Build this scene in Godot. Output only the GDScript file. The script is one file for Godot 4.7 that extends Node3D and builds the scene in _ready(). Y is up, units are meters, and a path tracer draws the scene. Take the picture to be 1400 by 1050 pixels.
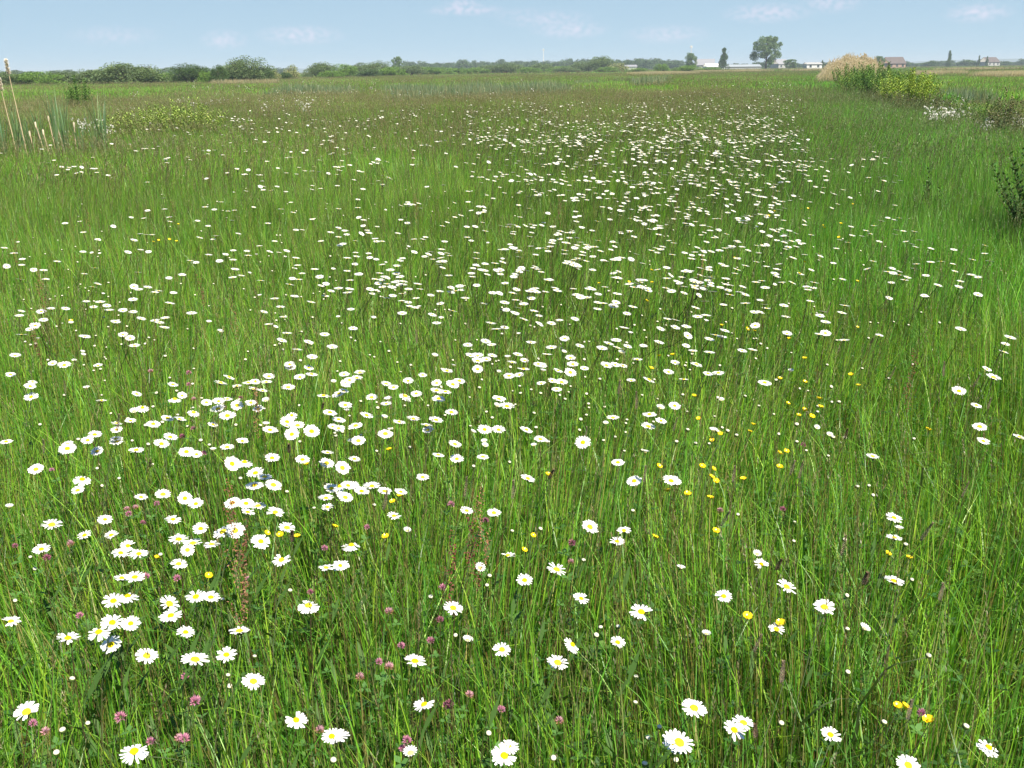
extends Node3D
# A flowering meadow: ox-eye daisies, buttercups and clover in tall grass, willow bushes and a village on the horizon.

const FOCAL := 1300.0          # pixels of the 1400 x 1050 photograph
const EYE := Vector3(0, 1.6, 0)
var cam: Camera3D
var rng := RandomNumberGenerator.new()
var bump := FastNoiseLite.new()
var patchy := FastNoiseLite.new()
var taken := {}
var M := {}

# ---------------------------------------------------------------- mesh collector
class Acc:
	var v := PackedVector3Array()
	var n := PackedVector3Array()
	var c := PackedColorArray()
	var i := PackedInt32Array()

	func blade(pts: Array, widths: Array, side: Vector3, col: Color) -> void:
		var k := pts.size()
		var at := v.size()
		for q in k:
			var along: Vector3 = (pts[mini(q + 1, k - 1)] - pts[maxi(q - 1, 0)]).normalized()
			var nn := side.cross(along).normalized()
			var h: Vector3 = side * (widths[q] * 0.5)
			v.append(pts[q] - h); v.append(pts[q] + h)
			n.append(nn); n.append(nn)
			c.append(col); c.append(col)
			if q > 0:
				var a := at + q * 2 - 2
				i.append_array(PackedInt32Array([a, a + 3, a + 1, a, a + 2, a + 3]))

	# a flat pointed leaf: four corners folded a little along the midrib
	func leaf(p: Vector3, dir: Vector3, side: Vector3, length: float, width: float, col: Color) -> void:
		var up := side.cross(dir).normalized()
		var at := v.size()
		var mid := p + dir * (length * 0.45) + up * (width * 0.12)
		v.append(p); v.append(mid - side * (width * 0.5)); v.append(p + dir * length); v.append(mid + side * (width * 0.5))
		for q in 4:
			n.append(up); c.append(col)
		i.append_array(PackedInt32Array([at, at + 1, at + 2, at, at + 2, at + 3]))

	func tube(pts: Array, radii: Array, sides: int, col: Color) -> void:
		var k := pts.size()
		var at := v.size()
		for q in k:
			var along: Vector3 = (pts[mini(q + 1, k - 1)] - pts[maxi(q - 1, 0)]).normalized()
			var a := along.cross(Vector3.RIGHT if absf(along.x) < 0.8 else Vector3.BACK).normalized()
			var b := along.cross(a)
			for s in sides:
				var t := TAU * s / sides
				var o := a * cos(t) + b * sin(t)
				v.append(pts[q] + o * radii[q]); n.append(o); c.append(col)
				if q > 0:
					var s2 := (s + 1) % sides
					var w := at + (q - 1) * sides
					i.append_array(PackedInt32Array([w + s, w + sides + s2, w + s2, w + s, w + sides + s, w + sides + s2]))

	# surface of revolution about y; profile of (radius, height)
	func lathe(profile: Array, sides: int, col: Color, at0 := Vector3.ZERO) -> void:
		var at := v.size()
		var k := profile.size()
		for q in k:
			var t2: Vector2 = profile[mini(q + 1, k - 1)] - profile[maxi(q - 1, 0)]
			for s in sides:
				var t := TAU * s / sides
				v.append(at0 + Vector3(cos(t) * profile[q].x, profile[q].y, sin(t) * profile[q].x))
				n.append(Vector3(cos(t) * t2.y, -t2.x, sin(t) * t2.y).normalized()); c.append(col)
				if q > 0:
					var s2 := (s + 1) % sides
					var w := at + (q - 1) * sides
					i.append_array(PackedInt32Array([w + s, w + s2, w + sides + s2, w + s, w + sides + s2, w + sides + s]))

	func quad(a: Vector3, b: Vector3, d: Vector3, e: Vector3, col := Color.WHITE) -> void:
		var at := v.size()
		var nn := (b - a).cross(d - a).normalized()
		for p in [a, b, d, e]:
			v.append(p); n.append(nn); c.append(col)
		i.append_array(PackedInt32Array([at, at + 2, at + 1, at, at + 3, at + 2]))

	func box(lo: Vector3, hi: Vector3, col := Color.WHITE) -> void:
		var p := []
		for z in [lo.z, hi.z]:
			for y in [lo.y, hi.y]:
				for x in [lo.x, hi.x]:
					p.append(Vector3(x, y, z))
		for f in [[0, 2, 3, 1], [5, 7, 6, 4], [4, 6, 2, 0], [1, 3, 7, 5], [2, 6, 7, 3], [4, 0, 1, 5]]:
			quad(p[f[0]], p[f[1]], p[f[2]], p[f[3]], col)

	func mesh(m: Material) -> ArrayMesh:
		var a := []
		a.resize(Mesh.ARRAY_MAX)
		a[Mesh.ARRAY_VERTEX] = v; a[Mesh.ARRAY_NORMAL] = n; a[Mesh.ARRAY_COLOR] = c; a[Mesh.ARRAY_INDEX] = i
		var r := ArrayMesh.new()
		r.add_surface_from_arrays(Mesh.PRIMITIVE_TRIANGLES, a)
		r.surface_set_material(0, m)
		return r

# ---------------------------------------------------------------- naming and placing
func numbered(called: String) -> String:
	taken[called] = taken.get(called, -1) + 1
	return called if taken[called] == 0 else "%s_%03d" % [called, taken[called]]

func tag(o: Node, label: String, category: String, group := "") -> void:
	o.set_meta("label", label); o.set_meta("category", category)
	if group: o.set_meta("group", group)

func thing(called: String, at: Vector3, label := "", category := "", group := "") -> Node3D:
	var o := Node3D.new()
	o.name = numbered(called)
	add_child(o)
	o.position = at
	if label: tag(o, label, category, group)
	return o

func part(called: String, mesh: Mesh, parent: Node) -> MeshInstance3D:
	var o := MeshInstance3D.new()
	o.name = called; o.mesh = mesh
	parent.add_child(o, true)
	return o

func structure(called: String, mesh: Mesh) -> MeshInstance3D:
	var o := part(called, mesh, self)
	o.set_meta("kind", "structure")
	return o

# many copies of a few meshes, nobody would count them: one object of kind stuff
func stuff(called: String, label: String, category: String, meshes: Array, places: Array, colored := true) -> Node3D:
	var root := thing(called, Vector3.ZERO, label, category)
	root.set_meta("kind", "stuff")
	for k in meshes.size():
		var list: Array = places[k]
		if list.is_empty(): continue
		var mm := MultiMesh.new()
		mm.transform_format = MultiMesh.TRANSFORM_3D
		mm.use_colors = colored
		mm.mesh = meshes[k]
		mm.instance_count = list.size()
		for q in list.size():
			mm.set_instance_transform(q, list[q][0])
			if colored: mm.set_instance_color(q, list[q][1])
		var o := MultiMeshInstance3D.new()
		o.name = called
		o.multimesh = mm
		o.set_meta("kind", "stuff")
		root.add_child(o, true)
	return root

func ray(px: float, py: float) -> Vector3:
	return (cam.basis * Vector3((px - 700.0) / FOCAL, (525.0 - py) / FOCAL, -1.0)).normalized()

# where the line of sight through a pixel meets the level "above" metres over the ground
func meet(px: float, py: float, above: float) -> Vector3:
	var d := ray(px, py)
	var p := EYE
	var level := above
	for k in 6:
		p = EYE + d * ((level - EYE.y) / minf(d.y, -0.002))
		level = ground_y(p.x, p.z) + above
	return p

# a spot on the ground in the direction of a pixel column, so many metres away
func spot(px: float, dist: float) -> Vector3:
	var d := ray(px, 95.0 - 0.0116 * (px - 700.0))
	d.y = 0
	d = d.normalized() * dist
	return Vector3(d.x, ground_y(d.x, d.z), d.z)

# the meadow ends at a shallow ditch that runs off to the right
func past_edge(x: float, z: float) -> float:
	return (x - (8.0 + 0.325 * (-z - 16.0))) / 1.051

func ground_y(x: float, z: float) -> float:
	var s := past_edge(x, z)
	return bump.get_noise_2d(x, z) * 0.05 - 0.42 * smoothstep(-0.3, 2.4, s) + 0.3 * smoothstep(6.0, 13.0, s)

func basis_of(y_axis: Vector3, turn: float) -> Basis:
	var y := y_axis.normalized()
	var x := y.cross(Vector3(sin(turn), 0.01, cos(turn))).normalized()
	return Basis(x, y, x.cross(y))

func rf(a: float, b: float) -> float:
	return rng.randf_range(a, b)

func pick(a: Array) -> Variant:
	return a[rng.randi() % a.size()]

func tone(c: Color, by: float) -> Color:
	var k := 1.0 + rf(-by, by)
	var w := rf(-by, by) * 0.4
	return Color(c.r * k * (1.0 + w), c.g * k, c.b * k * (1.0 - w))

# ---------------------------------------------------------------- materials
func plant_material(called: String, rough: float, through: float, spec := 0.4) -> StandardMaterial3D:
	var m := StandardMaterial3D.new()
	m.resource_name = called
	m.vertex_color_use_as_albedo = true
	m.roughness = rough
	m.metallic_specular = spec
	m.cull_mode = BaseMaterial3D.CULL_DISABLED
	if through > 0.0:
		m.backlight_enabled = true
		m.backlight = Color(1.0, 1.0, 0.55) * through
		m.backlight.a = 1.0
	return m

func flat_material(called: String, linear: Color, rough := 0.8) -> StandardMaterial3D:
	var m := StandardMaterial3D.new()
	m.resource_name = called
	m.albedo_color = linear.linear_to_srgb()
	m.roughness = rough
	return m

func make_materials() -> void:
	M.grass = plant_material("grass", 0.42, 0.9, 0.5)
	M.leaf = plant_material("leaf", 0.6, 0.6, 0.3)
	M.stem = plant_material("stem", 0.6, 0.0, 0.3)
	M.head = plant_material("seed_head", 0.9, 0.3, 0.1)
	M.bark = plant_material("bark", 0.95, 0.0, 0.1)
	M.petal = plant_material("petal", 0.6, 0.0, 0.3)
	M.petal.backlight_enabled = true
	M.petal.backlight = Color(0.6, 0.6, 0.6)
	M.butter = plant_material("buttercup_petal", 0.25, 0.4, 0.5)
	M.disc = plant_material("disc", 0.9, 0.0, 0.2)
	# knobbly relief of the tiny florets
	var n := FastNoiseLite.new()
	n.noise_type = FastNoiseLite.TYPE_CELLULAR
	n.frequency = 0.08
	var t := NoiseTexture2D.new()
	t.width = 256; t.height = 256; t.seamless = true; t.noise = n
	M.disc.uv1_triplanar = true
	M.disc.uv1_scale = Vector3(70, 70, 70)
	M.disc.heightmap_enabled = true
	M.disc.heightmap_texture = t
	M.disc.heightmap_scale = 0.08
	# soil and old thatch between the stems; fields far off
	var g := StandardMaterial3D.new()
	g.resource_name = "soil_and_thatch"
	g.roughness = 1.0
	g.metallic_specular = 0.1
	var gn := FastNoiseLite.new()
	gn.frequency = 0.012
	gn.fractal_octaves = 6
	gn.seed = 5
	var gt := NoiseTexture2D.new()
	gt.width = 1024; gt.height = 1024; gt.seamless = true; gt.noise = gn
	var ramp := Gradient.new()
	ramp.offsets = PackedFloat32Array([0.0, 0.4, 0.6, 1.0])
	ramp.colors = PackedColorArray([Color(0.03, 0.045, 0.015).linear_to_srgb(), Color(0.05, 0.07, 0.02).linear_to_srgb(), Color(0.08, 0.08, 0.03).linear_to_srgb(), Color(0.12, 0.1, 0.05).linear_to_srgb()])
	gt.color_ramp = ramp
	g.albedo_texture = gt
	g.uv1_triplanar = true
	g.uv1_world_triplanar = true
	g.uv1_scale = Vector3(0.021, 0.021, 0.021)
	var dn := FastNoiseLite.new()
	dn.frequency = 0.03
	dn.fractal_octaves = 5
	var dt := NoiseTexture2D.new()
	dt.width = 512; dt.height = 512; dt.seamless = true; dt.noise = dn
	g.heightmap_enabled = true
	g.heightmap_texture = dt
	g.heightmap_scale = 3.0
	M.ground = g

# ---------------------------------------------------------------- grass
const GREENS := [Color(0.177, 0.376, 0.0305), Color(0.125, 0.319, 0.0244), Color(0.23, 0.444, 0.0366), Color(0.104, 0.273, 0.0396), Color(0.291, 0.478, 0.0458), Color(0.157, 0.342, 0.0533), Color(0.0625, 0.194, 0.0183)]
const BROWNS := [Color(0.218, 0.17, 0.0576), Color(0.156, 0.1, 0.0432), Color(0.343, 0.324, 0.115), Color(0.468, 0.438, 0.187), Color(0.203, 0.227, 0.0576)]

# a square of standing grass, side metres across; blades run past the edges so that squares mingle
func grass_patch(side: float, count: int, width: float, lo: float, hi: float, brown: float, heads: float, lean: Vector3, segs: int, broad := 0.0) -> ArrayMesh:
	var a := Acc.new()
	var tufts := []
	for k in maxi(6, count / 26):
		tufts.append([Vector3(rf(-0.55, 0.55) * side, 0, rf(-0.55, 0.55) * side), rf(0.75, 1.15), pick(GREENS), rf(0, TAU)])
	var spread := 0.05 + width * 5.0
	for k in count:
		var t: Array = tufts[rng.randi() % tufts.size()]
		var p: Vector3
		if rng.randf() < 0.62:
			p = t[0] + Vector3(rng.randfn() * spread, 0, rng.randfn() * spread)
		else:
			p = Vector3(rf(-0.58, 0.58) * side, 0, rf(-0.58, 0.58) * side)
		var h: float = lerpf(lo, hi, pow(rng.randf(), 1.4)) * t[1]
		var is_brown := rng.randf() < brown
		var col := tone(pick(BROWNS) if is_brown else (t[2] if rng.randf() < 0.6 else pick(GREENS)), 0.3)
		var w := width * rf(0.6, 1.35) * (0.6 if is_brown else 1.0)
		if rng.randf() < broad:
			w = width * rf(2.2, 3.4)
			h *= 0.75
			col = tone(pick([Color(0.14, 0.28, 0.03), Color(0.09, 0.2, 0.03), Color(0.18, 0.3, 0.04)]), 0.2)
		var ang := rf(0, TAU)
		var curled := not is_brown and rng.randf() < 0.22
		if curled: h *= rf(0.6, 0.95)
		var bend := Vector3(cos(ang), 0, sin(ang)) * h * (rf(0.5, 1.1) if curled else rf(0.02, 0.2) if is_brown else pow(rng.randf(), 2.4) * 0.8) + lean * h
		var droop := bend.length() * (rf(0.3, 0.75) if curled else rf(0.05, 0.35))
		var s := Vector3(cos(ang + PI / 2 + rf(-0.9, 0.9)), 0, sin(ang + PI / 2 + rf(-0.9, 0.9))).normalized()
		var pts := []
		var ws := []
		for q in segs + 1:
			var u := float(q) / segs
			pts.append(p + bend * (u * u) + Vector3(0, h * u - droop * u * u * u, 0))
			ws.append(w * (1.0 - 0.93 * pow(u, 2.2)) * (0.75 + 0.5 * sin(minf(u * 2.0, 1.0) * PI / 2)))
		a.blade(pts, ws, s, col)
	# low broad leaves of clover and other herbs under the blades
	if broad > 0.0:
		for k in 170:
			var p := Vector3(rf(-0.55, 0.55) * side, rf(0.05, 0.26), rf(-0.55, 0.55) * side)
			var col := tone(pick([Color(0.09, 0.19, 0.04), Color(0.06, 0.14, 0.03), Color(0.12, 0.23, 0.045)]), 0.25)
			var turn := rf(0, TAU)
			var size := rf(0.012, 0.026)
			for q in 3:
				var d := Vector3(cos(turn + q * 2.1), rf(0.0, 0.6), sin(turn + q * 2.1)).normalized()
				a.leaf(p, d, d.cross(Vector3.UP).normalized(), size, size * 0.62, col)
	# flowering stems with brown or silvery panicles
	for k in int(count * heads):
		var p := Vector3(rf(-0.58, 0.58) * side, 0, rf(-0.58, 0.58) * side)
		var h := hi * rf(0.95, 1.45)
		var ang := rf(0, TAU)
		var bend := Vector3(cos(ang), 0, sin(ang)) * h * rf(0.0, 0.16) + lean * h
		var s := Vector3(rf(-1, 1), 0, rf(-0.4, 0.4)).normalized()
		var pts := []
		for q in 4:
			var u := q / 3.0
			pts.append(p + bend * (u * u) + Vector3(0, h * u, 0))
		a.blade(pts, [width * 0.5, width * 0.45, width * 0.4, width * 0.3], s, tone(pick([Color(0.13, 0.12, 0.045), Color(0.1, 0.08, 0.04), Color(0.08, 0.12, 0.03)]), 0.25))
		var hc := tone(pick([Color(0.22, 0.18, 0.09), Color(0.27, 0.23, 0.12), Color(0.17, 0.13, 0.075), Color(0.32, 0.31, 0.17), Color(0.21, 0.24, 0.09)]), 0.25)
		var top: Vector3 = pts[3]
		var dir: Vector3 = (pts[3] - pts[2]).normalized()
		for q in (12 if width < 0.005 else 5):
			var o := Vector3(rf(-1, 1), rf(-0.2, 0.6), rf(-1, 1)).normalized()
			if width < 0.005:
				a.leaf(top - dir * (q * 0.006), (dir * 1.2 + o * 0.8).normalized(), dir.cross(o).normalized(), 0.011, 0.0028, hc)
			else:
				a.leaf(top - dir * (q * 0.016), (dir * 1.4 + o * 0.6).normalized(), dir.cross(o).normalized(), 0.02 + width, 0.003 + width * 0.8, hc)
	return a.mesh(M.grass)

# what grows where: [tint, share of flowering brown squares]
func zone(x: float, z: float) -> Array:
	var d := Vector2(x, z).length()
	var s := past_edge(x, z)
	var n := patchy.get_noise_2d(x * (1.0 if d < 40.0 else 0.35), z * (1.0 if d < 40.0 else 0.35))
	var fresh := Color(0.95, 1.0, 0.95)
	var olive := Color(1.27, 1.24, 1.3)
	var amount := smoothstep(8.0, 45.0, d) * 0.75 + n * 0.35
	if s > -7.0 and s < 0.5 and d > 5.0:
		amount -= 0.9 * smoothstep(-7.0, -3.5, s)
	if s > 1.5:
		amount = maxf(amount, 0.55 + n * 0.5)
	amount = clampf(amount, 0.0, 1.0)
	var tint := fresh.lerp(olive, amount)
	if s > -4.5 and s < 0.6 and d > 6.0:
		tint = tint.lerp(Color(0.78, 1.08, 0.9), 0.8 * smoothstep(-4.5, -2.0, s))
	var k := 1.0 + n * 0.22
	return [Color(tint.r * k, tint.g * k, tint.b * k), amount]

func grow_grass() -> void:
	var lean := Vector3(0.1, 0, -0.05)
	# [side, from, to, plain meshes, flowering meshes]
	var bands := []
	var a := []
	var b := []
	for k in 6: a.append(grass_patch(0.6, 2900, 0.0033, 0.07, 0.44, 0.28, 0.01, lean * rf(0.4, 1.3), 4, 0.035))
	for k in 3: b.append(grass_patch(0.6, 2600, 0.0032, 0.07, 0.43, 0.36, 0.03, lean * rf(0.4, 1.3), 4, 0.015))
	bands.append([0.6, -0.8, 13.0, a, b])
	a = []; b = []
	for k in 4: a.append(grass_patch(2.0, 9500, 0.0062, 0.12, 0.46, 0.22, 0.03, lean * rf(0.2, 2.0), 2))
	for k in 4: b.append(grass_patch(2.0, 8500, 0.0062, 0.12, 0.45, 0.26, 0.045, lean * rf(0.2, 2.0), 2))
	bands.append([2.0, 13.0, 52.0, a, b])
	a = []; b = []
	for k in 3: a.append(grass_patch(8.0, 14000, 0.022, 0.18, 0.48, 0.1, 0.012, lean, 2))
	for k in 3: b.append(grass_patch(8.0, 13000, 0.022, 0.18, 0.46, 0.13, 0.028, lean, 2))
	bands.append([8.0, 52.0, 260.0, a, b])
	a = []
	for k in 3: a.append(grass_patch(40.0, 9000, 0.15, 0.25, 0.55, 0.1, 0.015, lean, 1))
	bands.append([40.0, 260.0, 1100.0, a, a])
	var meshes := []
	var places := []
	for band in bands:
		var side: float = band[0]
		var first := meshes.size()
		var all: Array = band[3] + (band[4] if band[4] != band[3] else [])
		var plain: int = band[3].size()
		for m in all:
			meshes.append(m); places.append([])
		var zi := int(floor(-band[2] / side)) - 1
		while zi * side < -band[1] + side:
			var z := zi * side
			var reach := absf(minf(z, 0.0)) * 0.60 + side + 1.6
			for xi in range(int(-reach / side) - 1, int(reach / side) + 2):
				var x := xi * side
				var d := Vector2(x, z).length() if band[1] > 0 else maxf(Vector2(x, minf(z, 0)).length(), 0.0)
				if d > band[2] + side * 0.5 or (band[1] > 0 and d < band[1] - side * 0.25): continue
				var px := x + rf(-0.15, 0.15) * side
				var pz := z + rf(-0.15, 0.15) * side
				var what := zone(px, pz)
				var q: int
				if rng.randf() < what[1] and all.size() > plain:
					q = first + plain + rng.randi() % (all.size() - plain)
				else:
					q = first + rng.randi() % plain
				var tall := 1.0 + patchy.get_noise_2d(px * 2.3 + 50.0, pz * 2.3) * 0.3
				var s := past_edge(px, pz)
				if s > -4.0 and s < 0.6 and d > 5.0: tall *= 1.05
				if s > 0.3 and s < 7.0: tall *= 0.7
				var bs := Basis(Vector3.UP, rf(-0.5, 0.5)).scaled(Vector3(1.0 if rng.randf() < 0.5 else -1.0, tall, 1.0 if rng.randf() < 0.5 else -1.0))
				places[q].append([Transform3D(bs, Vector3(px, ground_y(px, pz) - 0.01, pz)), what[0]])
			zi += 1
	stuff("meadow_grass", "tall green meadow grass with brown flowering stems covering the whole field", "grass", meshes, places)

# ---------------------------------------------------------------- daisies
func petal_mesh(length: float, width: float, cup: float, rows: int, m: Material) -> ArrayMesh:
	var a := Acc.new()
	petal_into(a, length, width, cup, rows, Transform3D())
	return a.mesh(m)

# one ray floret along +x from the rim of the disc, its tip blunt with a shallow notch
func petal_into(a: Acc, length: float, width: float, cup: float, rows: int, t: Transform3D) -> void:
	var at := a.v.size()
	var col := Color(0.8, 0.8, 0.78)
	for r in rows + 1:
		var u := float(r) / rows
		var w := width * (0.42 + 0.58 * sin(minf(u * 1.7, 1.0) * PI / 2)) * (1.0 if u < 0.8 else 1.0 - (u - 0.8) * 2.1)
		for s in [-1, 0, 1]:
			var x := length * u - (0.06 * length if r == rows and s == 0 else 0.0)
			var y := cup * length * (u - 0.55 * u * u) + (0.0 if s == 0 else 0.13 * width)
			a.v.append(t * Vector3(x, y, s * w * 0.5))
			a.n.append((t.basis * Vector3(-cup * (1.0 - 1.1 * u), 1.0, -0.26 * s)).normalized())
			a.c.append(col)
		if r > 0:
			var b := at + (r - 1) * 3
			for s in 2:
				a.i.append_array(PackedInt32Array([b + s, b + s + 3, b + s + 4, b + s, b + s + 4, b + s + 1]))

func disc_mesh(r: float, col: Color, sides: int) -> ArrayMesh:
	var a := Acc.new()
	a.lathe([Vector2(r * 0.9, -0.001), Vector2(r, 0.0012), Vector2(r * 0.86, 0.0034), Vector2(r * 0.55, 0.005), Vector2(r * 0.25, 0.005), Vector2(0.0002, 0.0042)], sides, col)
	return a.mesh(M.disc)

func calyx_mesh(r: float, sides: int) -> ArrayMesh:
	var a := Acc.new()
	a.lathe([Vector2(0.0014, -0.0075), Vector2(r * 0.7, -0.0055), Vector2(r * 1.02, -0.002), Vector2(r * 0.95, 0.0002)], sides, Color(0.06, 0.09, 0.025))
	return a.mesh(M.stem)

# a stalk one metre tall, to be scaled; its foot at the origin
func stalk_mesh(lean: Vector3, r0: float, r1: float, col: Color, sides := 5) -> ArrayMesh:
	var a := Acc.new()
	var pts := []
	var rad := []
	for q in 7:
		var u := q / 6.0
		pts.append(Vector3(lean.x * u * u + 0.012 * sin(u * 7.0), u, lean.z * u * u + 0.01 * sin(u * 5.0 + 1.0)))
		rad.append(lerpf(r0, r1, u))
	a.tube(pts, rad, sides, col)
	return a.mesh(M.stem)

func stalk_leaf_mesh() -> ArrayMesh:
	var a := Acc.new()
	a.leaf(Vector3.ZERO, Vector3(0.7, 0.7, 0).normalized(), Vector3.BACK, 0.075, 0.012, Color(0.055, 0.12, 0.025))
	return a.mesh(M.leaf)

var petals := []        # petal meshes, shared
var rings := []         # whole rings of petals for heads too small to pick the petals apart
var discs := []
var calyx: ArrayMesh
var stalks := []
var stalk_leans := []
var stalk_leaf: ArrayMesh

func make_daisy_kit() -> void:
	for k in 5:
		petals.append(petal_mesh(rf(0.0155, 0.019), rf(0.0046, 0.0058), [0.16, 0.3, 0.42, 0.05, -0.7][k], 5, M.petal))
	for k in 6:
		var a := Acc.new()
		var n := 17 + (k % 5) * 2
		for q in n:
			var t := Transform3D(Basis(Vector3.UP, TAU * (q + rf(-0.22, 0.22)) / n), Vector3.ZERO) * Transform3D(Basis(Vector3.RIGHT, rf(-0.25, 0.25)), Vector3(0.0062, rf(-0.0004, 0.0012), 0))
			petal_into(a, rf(0.0155, 0.019), 0.0054, [0.16, 0.3, 0.42, 0.05, 0.24, -0.75][k] + rf(-0.12, 0.12), 3, t)
		rings.append(a.mesh(M.petal))
	discs.append(disc_mesh(0.0076, Color(0.78, 0.58, 0.01), 14))
	discs.append(disc_mesh(0.0082, Color(0.8, 0.65, 0.03), 14))
	discs.append(disc_mesh(0.0072, Color(0.76, 0.5, 0.01), 14))
	calyx = calyx_mesh(0.008, 10)
	for k in 8:
		var l := Vector3(rf(-0.22, 0.22), 0, rf(-0.16, 0.16))
		stalk_leans.append(l)
		stalks.append(stalk_mesh(l, 0.0019, 0.0013, pick([Color(0.06, 0.075, 0.025), Color(0.07, 0.045, 0.025), Color(0.055, 0.09, 0.03), Color(0.1, 0.13, 0.06)])))
	stalk_leaf = stalk_leaf_mesh()

# root of a plant whose head shall stand at "head": stem (and leaves) of the right height
func stalked(called: String, head: Vector3, which: int) -> Node3D:
	var lean: Vector3 = stalk_leans[which]
	var g := ground_y(head.x, head.z)
	var h := head.y - g
	var o := thing(called, Vector3(head.x - lean.x * h, g, head.z - lean.z * h))
	var st := part("stem", stalks[which], o)
	st.scale = Vector3(h, h, h) if h > 0.2 else Vector3(0.5, h, 0.5)
	st.scale = Vector3(h, h, h)
	return o

var last_look := ""
func daisy(head: Vector3, tilt: Vector3, size: float, fine: bool) -> Node3D:
	var which := rng.randi() % stalks.size()
	var o := stalked("daisy", head, which)
	if fine:
		var up: Vector3 = head - o.position
		for q in 4:
			var u := 0.2 + 0.17 * q
			var lean: Vector3 = stalk_leans[which] * up.y
			part("leaf", stalk_leaf, o).transform = Transform3D(Basis(Vector3.UP, q * 2.4 + rf(-0.5, 0.5)).scaled(Vector3.ONE * rf(0.7, 1.2)), Vector3(lean.x * u * u, up.y * u, lean.z * u * u))
	var fh := part("flower_head", calyx, o)
	fh.transform = Transform3D(basis_of(tilt, rf(0, TAU)).scaled(Vector3.ONE * size), o.to_local(head) if o.is_inside_tree() else head - o.position)
	var eye := rng.randi() % 3
	part("disc", discs[eye], fh)
	if fine:
		var n := rng.randi_range(16, 23)
		var base := rng.randi() % 4 if rng.randf() < 0.93 else 4
		last_look = ["shallow cupped", "cupped", "deep cupped", "flat open", "fading reflexed"][base]
		var gap := rng.randi() % 40
		for q in n:
			if q == gap or (gap < 6 and (q == gap + 1 or q == gap + 2)): continue
			var p := part("petal", petals[base if rng.randf() < 0.8 or base == 4 else rng.randi() % 4], fh)
			p.transform = Transform3D(Basis(Vector3.UP, TAU * (q + rf(-0.2, 0.2)) / n), Vector3.ZERO) * Transform3D(Basis(Vector3.BACK, rf(-0.16, 0.16)) * Basis(Vector3.RIGHT, rf(-0.3, 0.3)), Vector3(0.0064, rf(-0.0003, 0.0014), 0)).scaled_local(Vector3(rf(0.9, 1.08), 1, rf(0.85, 1.15)))
	else:
		var ring := rng.randi() % 5 if rng.randf() < 0.94 else 5
		last_look = ["shallow cupped", "cupped", "deep cupped", "flat open", "wide cupped", "fading reflexed"][ring]
		part("petal_ring", rings[ring], fh)
	last_look += [" white daisy with golden eye", " white daisy with lemon eye", " white daisy with orange yellow eye"][eye]
	return o

func tilt_of() -> Vector3:
	var t := Vector3(0.16 + rng.randfn() * 0.13, 1.0, 0.12 + rng.randfn() * 0.15)
	if rng.randf() < 0.06: t += Vector3(rf(-0.4, 0.7), 0, rf(0.0, 0.6))
	return t

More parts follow.
